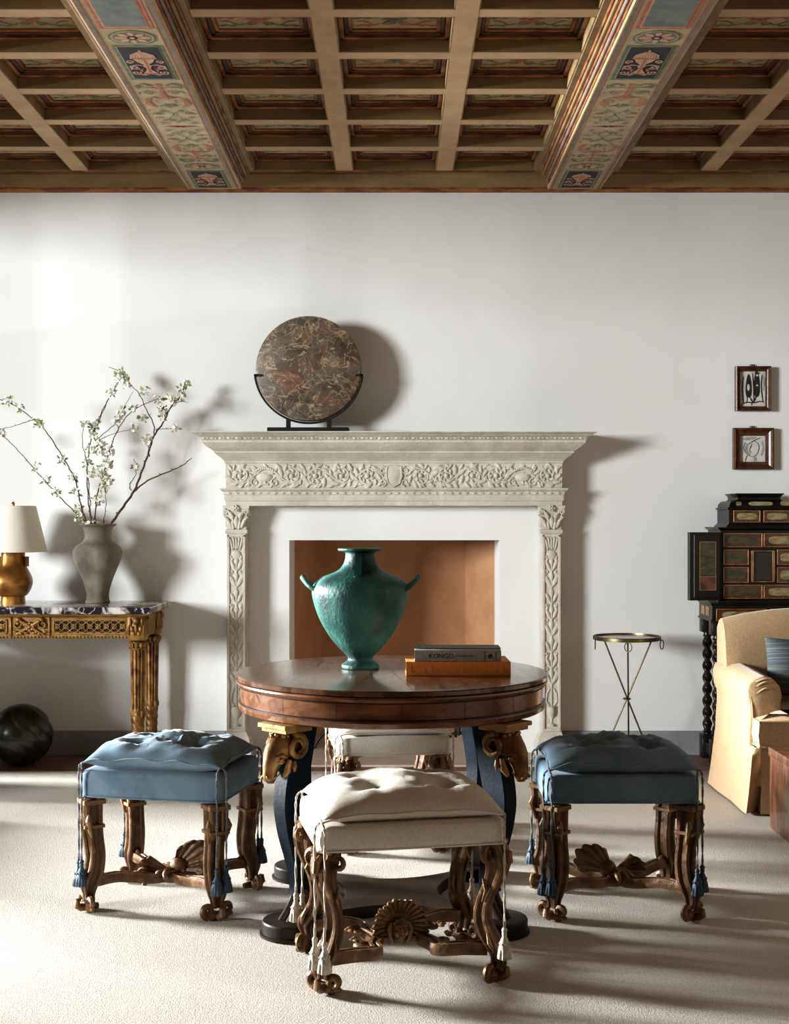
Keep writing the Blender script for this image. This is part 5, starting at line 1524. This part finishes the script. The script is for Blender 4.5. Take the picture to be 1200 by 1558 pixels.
for sx in (-1, 1):
    for y in (ys + .036, D - .04):
        x = sx * (HS - .036)
        mb = MB().use(blackwood)
        mb.box(x - .036, x + .036, y - .036, y + .036, zs0, zm, bev=.003, seg=1)
        rings = []
        zt, zb_ = zs0 + .002, .128
        n = 110
        for i in range(n + 1):
            zz = zt + (zb_ - zt) * i / n
            e = min(1, i / 12, (n - i) / 12)
            ph = 2 * PI * (zt - zz) / .064 * (-1 if sx > 0 else 1)
            off = 0; rr = .0205
            cx_, cy_ = x + off * math.cos(ph), y + off * math.sin(ph)
            rings.append([(cx_ + (rr + .0068 * e * math.cos(2 * (2 * PI * j / 24 - ph / 2))) * math.cos(2 * PI * j / 24), cy_ + (rr + .0068 * e * math.cos(2 * (2 * PI * j / 24 - ph / 2))) * math.sin(2 * PI * j / 24), zz) for j in range(24)])
        mb.loft(rings)
        for zz in (zs0 - .012, .150): mb.lathe([(.02, -.014), (.027, -.009), (.02, -.003), (.016, .0), (.021, .008), (.017, .014)], 20, c=(x, y, zz))
        mb.box(x - .036, x + .036, y - .036, y + .036, .0, .128, bev=.003, seg=1)
        mb.build('leg', cab, smooth=50)
mb = MB().use(blackwood)
for x in (-HS + .036, HS - .036): mb.box(x - .02, x + .02, ys + .06, D - .06, .03, .09, bev=.003, seg=1)
mb.box(-HS + .03, HS - .03, D - .06, D - .02, .03, .09, bev=.003, seg=1)
mb.build('base_rail', cab, smooth=25)
# ================================================================== FRAMED DRAWINGS
frame_m = mat('dark_wood_frame', (.045, .016, .008), (.13, .05, .022), scale=24, rough=.34, coat=.2)
art_paper = mat('drawing_paper', (.52, .51, .46), (.66, .65, .60), scale=16, rough=.9)
charcoal = mat('charcoal_ink', (.010, .010, .011), (.03, .03, .03), scale=30, rough=.8)
wash = mat('grey_wash', (.24, .25, .25), (.42, .43, .42), scale=40, rough=.9)
def framed(lab, x0, x1, y0, y1, fw, dep, art):
    Y = WALL
    xa, za = P(x0, y1, Y - dep); xb, zb = P(x1, y0, Y - dep)
    w, h = (xb - xa) / 2, (zb - za) / 2
    t = thing('framed_drawing', lab, 'picture', ((xa + xb) / 2, Y - .002, (za + zb) / 2), 0, None)
    mb = MB().use(frame_m)
    prof = [(0, 0), (0, -dep), (fw * .18, -dep - .003), (fw * .3, -dep + .004), (fw * .7, -dep + .012), (fw * .85, -dep + .010), (fw, -dep + .018), (fw, 0)]
    mb.loft([[(-w + o, y, -h + o) for o, y in prof], [(w - o, y, -h + o) for o, y in prof], [(w - o, y, h - o) for o, y in prof], [(-w + o, y, h - o) for o, y in prof]], loop=True)
    mb.use(giltline)
    for sx in (-1, 1):
        for q in range(26): mb.ball((sx * (w - fw * .18), -dep - .003, -h + .012 + (2 * h - .024) * q / 25), (.0028, .0028, .0036), 6)
    mb.build('frame', t, smooth=30)
    mb = MB().use(art_paper); mb.box(-w + fw - .004, w - fw + .004, -.010, -.006, -h + fw - .004, h - fw + .004)
    art(mb, w - fw, h - fw); mb.build('drawing', t, smooth=0)
    mb = MB().use(black_iron)
    for sg in (-1, 1): mb.tube([(sg * .006 + .007 * math.cos(2 * PI * i / 14), -.006, h + .004 + .007 * math.sin(2 * PI * i / 14)) for i in range(14)], .0022, 6, loop=True)
    mb.build('hanging_loop', t)
def brush(mb, m, pts, w):
    mb.use(m).stroke([(a, -.0105, b) for a, b in smooth_path(pts, 5)], [w * (.5 + .5 * math.sin(PI * (i + 2) / (5 * (len(pts) - 1) + 4))) for i in range(5 * (len(pts) - 1) + 1)], (0, -1, 0), .0004 + .00015 * len(mb.bm.faces) % .0006)
def art1(mb, w, h):
    for (cx_, cz_, rx, rz_) in ((-.30, .05, .26, .68), (.34, .18, .26, .78)):
        mb.use(charcoal).poly([(w * (cx_ + rx * math.cos(2 * PI * i / 24)), -.0104, h * (cz_ + rz_ * math.sin(2 * PI * i / 24) - .12 * math.cos(4 * PI * i / 24))) for i in range(24)])
    mb.use(art_paper)
    for (cx_, cz_, rx, rz_) in ((-.33, .08, .10, .2), (.36, .78, .08, .07), (.36, .2, .08, .05)):
        mb.poly([(w * (cx_ + rx * math.cos(2 * PI * i / 16)), -.0112, h * (cz_ + rz_ * math.sin(2 * PI * i / 16))) for i in range(16)])
    for pts, wd_ in (([(-.72, .7), (-.8, 0), (-.72, -.8)], .006), ([(-.5, -.3), (-.42, -.6), (-.5, -.85)], .005), ([(.0, .9), (.08, 0), (.1, -.8)], .006), ([(.75, .8), (.7, .1), (.82, -.75)], .007), ([(-.95, -.95), (-.5, -.78), (.1, -.8), (.6, -.72), (.9, -.78)], .006), ([(-.05, -.8), (-.08, -.95)], .005), ([(-.2, -.5), (.05, -.75), (.3, -.4)], .008), ([(.15, .95), (.4, .85), (.6, .95)], .006)):
        brush(mb, charcoal, [(w * a, h * b) for a, b in pts], wd_)
    brush(mb, wash, [(w * .8, h * .9), (w * .92, h * .4), (w * .85, -h * .1)], .010)
def art2(mb, w, h):
    brush(mb, wash, [(-w * .8, h * .78), (-w * .2, h * .8), (w * .3, h * .85)], .014)
    brush(mb, wash, [(-w * .45, h * .4), (-w * .52, -h * .1), (-w * .2, -h * .5)], .016)
    brush(mb, wash, [(w * .15, -h * .6), (w * .2, -h * .95)], .016)
    brush(mb, wash, [(w * .75, h * .6), (w * .85, 0), (w * .7, -h * .5)], .008)
    for pts, wd_ in (([(-.8, .72), (-.3, .7), (.1, .78)], .004), ([(-.35, .35), (.1, .62), (.65, .85)], .004), ([(-.6, .5), (-.72, .0), (-.4, -.45), (-.05, -.62)], .003), ([(.1, .6), (.42, .4), (.5, .0), (.3, -.45), (-.05, -.62)], .003), ([(-.1, .2), (-.25, -.1), (-.1, -.3)], .004), ([(-.45, -.5), (-.55, -.75), (-.6, -.95)], .004), ([(-.2, .1), (-.05, .4)], .003)):
        brush(mb, charcoal, [(w * a, h * b) for a, b in pts], wd_)
framed('upper of two small framed black ink drawings on the right wall', 1119.5, 1173, 557, 625, .027, .035, art1)
framed('lower of two small framed drawings on the right wall, a faint head in grey wash', 1116, 1177, 651, 714, .042, .035, art2)
# ================================================================== ARMCHAIR
fabric = mat('apricot_linen', (.45, .31, .185), (.545, .395, .25), scale=120, detail=3, rough=.95, sheen=.3, bump=.2, bscale=300, spec=.1)
mix_layers(fabric, (.42, .28, .155), 3, .5, .75, .5)
AX0 = 1.562; AW = .90
ACX = AX0 + AW / 2
ch = thing('armchair', 'skirted apricot linen armchair with rolled arms at the right', 'armchair', (ACX, 5.70, RUG))
h = AW / 2
zz_ = lambda v: v - RUG
# skirt with a box pleat at each front corner
def skirt_ring(z, fl, open_):
    x0, x1, y0, y1 = -h - fl, h + fl, -.0 - fl * .6, .66 + fl * .3
    p = []
    p += [(x0 - .004, y1, z), (x0 - .006, y1 * .7, z), (x0 + .004, y1 * .4, z), (x0 - .002, y0 + .07, z), (x0 + .001 , y0 + .012, z)]
    p += [(x0 + .010 + .01 * open_, y0 + .03 * open_ + .004, z), (x0 + .055 + .02 * open_, y0 + .085 * open_ + .004, z), (x0 + .030 + .03 * open_, y0 + .004 * open_, z)]
    for i in range(13):
        f = i / 12
        p.append((x0 + .11 + (x1 - x0 - .22) * f, y0 + .005 * math.sin(f * 30), z))
    p += [(x1 - .030 - .03 * open_, y0 + .004 * open_, z), (x1 - .055 - .02 * open_, y0 + .085 * open_ + .004, z), (x1 - .010 - .01 * open_, y0 + .03 * open_ + .004, z)]
    p += [(x1 - .001, y0 + .012, z), (x1 + .004, y0 + .07, z), (x1, y1 * .5, z), (x1, y1, z)]
    return p
mb = MB().use(fabric)
mb.loft([skirt_ring(zz_(.30), -.006, 0), skirt_ring(zz_(.285), -.001, .02), skirt_ring(zz_(.27), .003, .10), skirt_ring(zz_(.2), .010, .4), skirt_ring(zz_(.1), .022, .8), skirt_ring(zz_(.018), .034, 1.1)])
mb.build('skirt', ch, smooth=50)
# arms: flared outside panel running up into a rolled top with a gathered front
def arm(sx):
    mb = MB().use(fabric)
    rings = []
    ys_ = [(.085, .0), (.09, .6), (.10, .9), (.13, 1), (.25, 1), (.40, 1), (.52, 1), (.60, 1), (.675, 1)]
    for y, f in ys_:
        lift = .004 + .02 * max(0, (y - .15) / .45)
        zt = zz_(.600) + lift
        out = -h - .004 * max(0, (y - .25) / .35)
        ins = .5 * (1 - f)
        pts = [(-h - .001, zz_(.27)), (-h + .003, zz_(.36)), (-h + .008, zz_(.43)), (-h + .006, zz_(.475)), (out - .002, zz_(.505)), (out - .008, zt - .06), (out + .004, zt - .028), (out + .035, zt - .008), (out + .075, zt), (out + .118, zt - .014), (out + .146, zt - .045), (out + .155, zt - .085), (out + .148, zt - .125), (out + .150, zz_(.42)), (out + .155, zz_(.285))]
        cx_ = out + .075; cz_ = (zt + zz_(.285)) / 2 + .06
        q = []
        for a, b in pts:
            a2 = cx_ + (a - cx_) * (1 - .13 * (1 - f)); b2 = cz_ + (b - cz_) * (1 - .10 * (1 - f)) if b > zz_(.45) else b
            q.append((sx * -a2 if sx > 0 else a2, y, b2))
        rings.append(q)
    mb.loft(rings)
    # gathers and welt on the front of the roll
    out = -h
    for k_, (zz0, zz1) in enumerate(((.592, .600), (.566, .585), (.530, .556))):
        pts = [(out + .012, .16, zz_(zz0) - .030), (out + .020, .10, zz_(zz0) - .022), (out + .065, .076, zz_(zz1) - .006), (out + .10, .078, zz_(zz1) - .004)]
        mb.tube([((-sx * a if sx > 0 else a), b, c) for a, b, c in smooth_path(pts, 4)], .0045, 6)
    pts = [(out + .014, .090, zz_(.535)), (out + .020, .082, zz_(.46)), (out + .022, .080, zz_(.38)), (out + .026, .080, zz_(.312)), (out + .04, .080, zz_(.300))]
    mb.tube([((-sx * a if sx > 0 else a), b, c) for a, b, c in smooth_path(pts, 4)], .0032, 6)
    mb.build('arm', ch, smooth=60)
for sx in (-1, 1): arm(sx)
# back
mb = MB().use(fabric)
rings = []
for i in range(25):
    u = -1 + 2 * i / 24
    hb = h - .012
    zt = zz_(.822 + .052 * (1 - abs(u) ** 2.2))
    e = 1 - max(0, (abs(u) - .93) / .07) * .35
    f = 1 - .0 * abs(u)
    x = hb * u
    yf_ = .50; yk = .66
    rings.append([(x * .985, yf_ - .015, zz_(.30)), (x, yf_ - .03 * e, zz_(.45)), (x, yf_ - .02 * e + .02, zz_(.62)), (x, yf_ + .035 - .015 * e, zt - .10), (x, yf_ + .055, zt - .03), (x, yf_ + .085, zt - .004), (x, yf_ + .115, zt), (x, yf_ + .15, zt - .012), (x, yk + .03, zt - .05), (x * 1.01, yk + .01, zz_(.55)), (x * 1.02, yk, zz_(.30))])
mb.loft(rings)
mb.build('backrest', ch, smooth=60)
# T-shaped seat cushion
mb = MB().use(fabric)
def tcush(z, o, yo=0):
    w1 = h - .018 - o; w2 = h - .165 - o
    return [(-w1, -.030 + o, z), (-w1 * .5, -.036 + o, z), (0, -.038 + o, z), (w1 * .5, -.036 + o, z), (w1, -.030 + o, z), (w1, .075 - o, z), (w2, .078 - o, z), (w2, .49, z), (0, .49, z), (-w2, .49, z), (-w2, .078 - o, z), (-w1, .075 - o, z)]
mb.loft([tcush(zz_(.302), .02), tcush(zz_(.308), .004), tcush(zz_(.36), -.004), tcush(zz_(.415), .002), tcush(zz_(.428), .012), tcush(zz_(.450), .06), tcush(zz_(.458), .12)])
for z in (.310, .420):
    mb.tube([p for p in tcush(zz_(z), .001)], .004, 6, loop=True)
mb.build('seat_cushion', ch, smooth=50)
mb = MB().use(fabric); mb.box(-h + .02, h - .02, .03, .62, zz_(.13), zz_(.30)); mb.build('seat_frame', ch, smooth=0)
# pillow
m, nt, b = _nt('striped_ikat')
tc = nt.nodes.new('ShaderNodeTexCoord'); mp = nt.nodes.new('ShaderNodeMapping'); mp.inputs['Scale'].default_value = (1.0, 1.0, 105)
n1 = nt.nodes.new('ShaderNodeTexNoise'); n1.inputs['Scale'].default_value = 1.0; n1.inputs['Detail'].default_value = 3
r_ = _ramp(nt, [(.30, (.02, .024, .024)), (.42, (.10, .105, .10)), (.5, (.032, .055, .08)), (.58, (.135, .14, .125)), (.7, (.04, .05, .052))])
nt.links.new(tc.outputs['Object'], mp.inputs[0]); nt.links.new(mp.outputs[0], n1.inputs[0]); nt.links.new(n1.outputs[0], r_.inputs[0]); nt.links.new(r_.outputs[0], b.inputs['Base Color']); b.inputs['Roughness'].default_value = .9
n = 16
mb = MB().use(m)
pw, ph = .215, .135
for s in (-1, 1):
    V = []
    for j in range(n + 1):
        row = []
        for i in range(n + 1):
            u = math.sin((-1 + 2 * i / n) * PI / 2); v = math.sin((-1 + 2 * j / n) * PI / 2)
            f = max(0, (1 - u ** 4) * (1 - v ** 4)) ** .6
            row.append(mb.bm.verts.new((pw * u * (1 - .06 * (1 - v * v)), s * .075 * f, ph * v * (1 - .06 * (1 - u * u)))))
        V.append(row)
    for j in range(n):
        for i in range(n): mb.face((V[j][i], V[j][i + 1], V[j + 1][i + 1], V[j + 1][i]))
bmesh.ops.remove_doubles(mb.bm, verts=mb.bm.verts, dist=.0002)
o = mb.build('throw_pillow', None, smooth=80)
o.location = (P(1163, 1000, 6.08)[0] + pw, 6.085, .608); o.rotation_euler = (R(-12), R(3), R(2))
tag(o, 'small blue and grey striped pillow against the armchair back', 'pillow')
# ================================================================== LOW WOODEN CHEST
chest_wood = mat('reddish_polished_wood', (.055, .020, .010), (.20, .085, .045), scale=3, dist=1.6, detail=7, rough=.2, rough2=.32, stretch=(1, 4, 1.2), coat=.4, lo=.3, hi=.7)
lc = thing('wooden_chest', 'low polished reddish wood box table in front of the armchair', 'box table', (1.96, 4.98, RUG))
mb = MB().use(chest_wood)
mb.box(-.39, .39, -.50, .50, .0, .30, bev=.004)
mb.build('body', lc, smooth=25)
mb = MB().use(chest_wood)
mb.box(-.395, .395, -.505, .505, .300, .338, bev=.004)
mb.build('lid', lc, smooth=25)
# ================================================================== LIGHT AND CAMERA
sc = bpy.context.scene
w = bpy.data.worlds.new('daylight'); sc.world = w; w.use_nodes = True
bg = w.node_tree.nodes['Background']
bg.inputs[0].default_value = (.78, .88, 1.0, 1); bg.inputs[1].default_value = WORLD
def area(name, loc, target, sx, sy, power, col):
    l = bpy.data.lights.new(name, 'AREA'); l.shape = 'RECTANGLE'; l.size = sx; l.size_y = sy; l.energy = power; l.color = col
    o = bpy.data.objects.new(name, l); C.objects.link(o); o.location = loc
    o.rotation_euler = (Vector(target) - Vector(loc)).to_track_quat('-Z', 'Y').to_euler()
    return o
area('window_light_front', (-12.6, -2.7, 2.8), (0, 7.0, 1.3), 3.0, 2.8, PA, (.955, .985, 1.0))
area('window_light_side', (-11.0, 7.5, 2.45), (0, 4.3, .3), 1.6, 1.4, PB, (.97, .985, 1.0))
cam = bpy.data.cameras.new('camera'); co = bpy.data.objects.new('camera', cam); C.objects.link(co)
co.location = (0, 0, EYE); co.rotation_euler = (PI / 2, 0, 0)
cam.sensor_fit = 'VERTICAL'; cam.sensor_height = 36; cam.sensor_width = 36 * 1200 / 1558
cam.lens = F / 1558 * 36; cam.shift_y = (HY - 779) / 1558
cam.clip_start = .05
sc.camera = co
sc.view_settings.view_transform = 'Standard'
sc.view_settings.look = 'Medium High Contrast'
sc.view_settings.exposure = EXPO
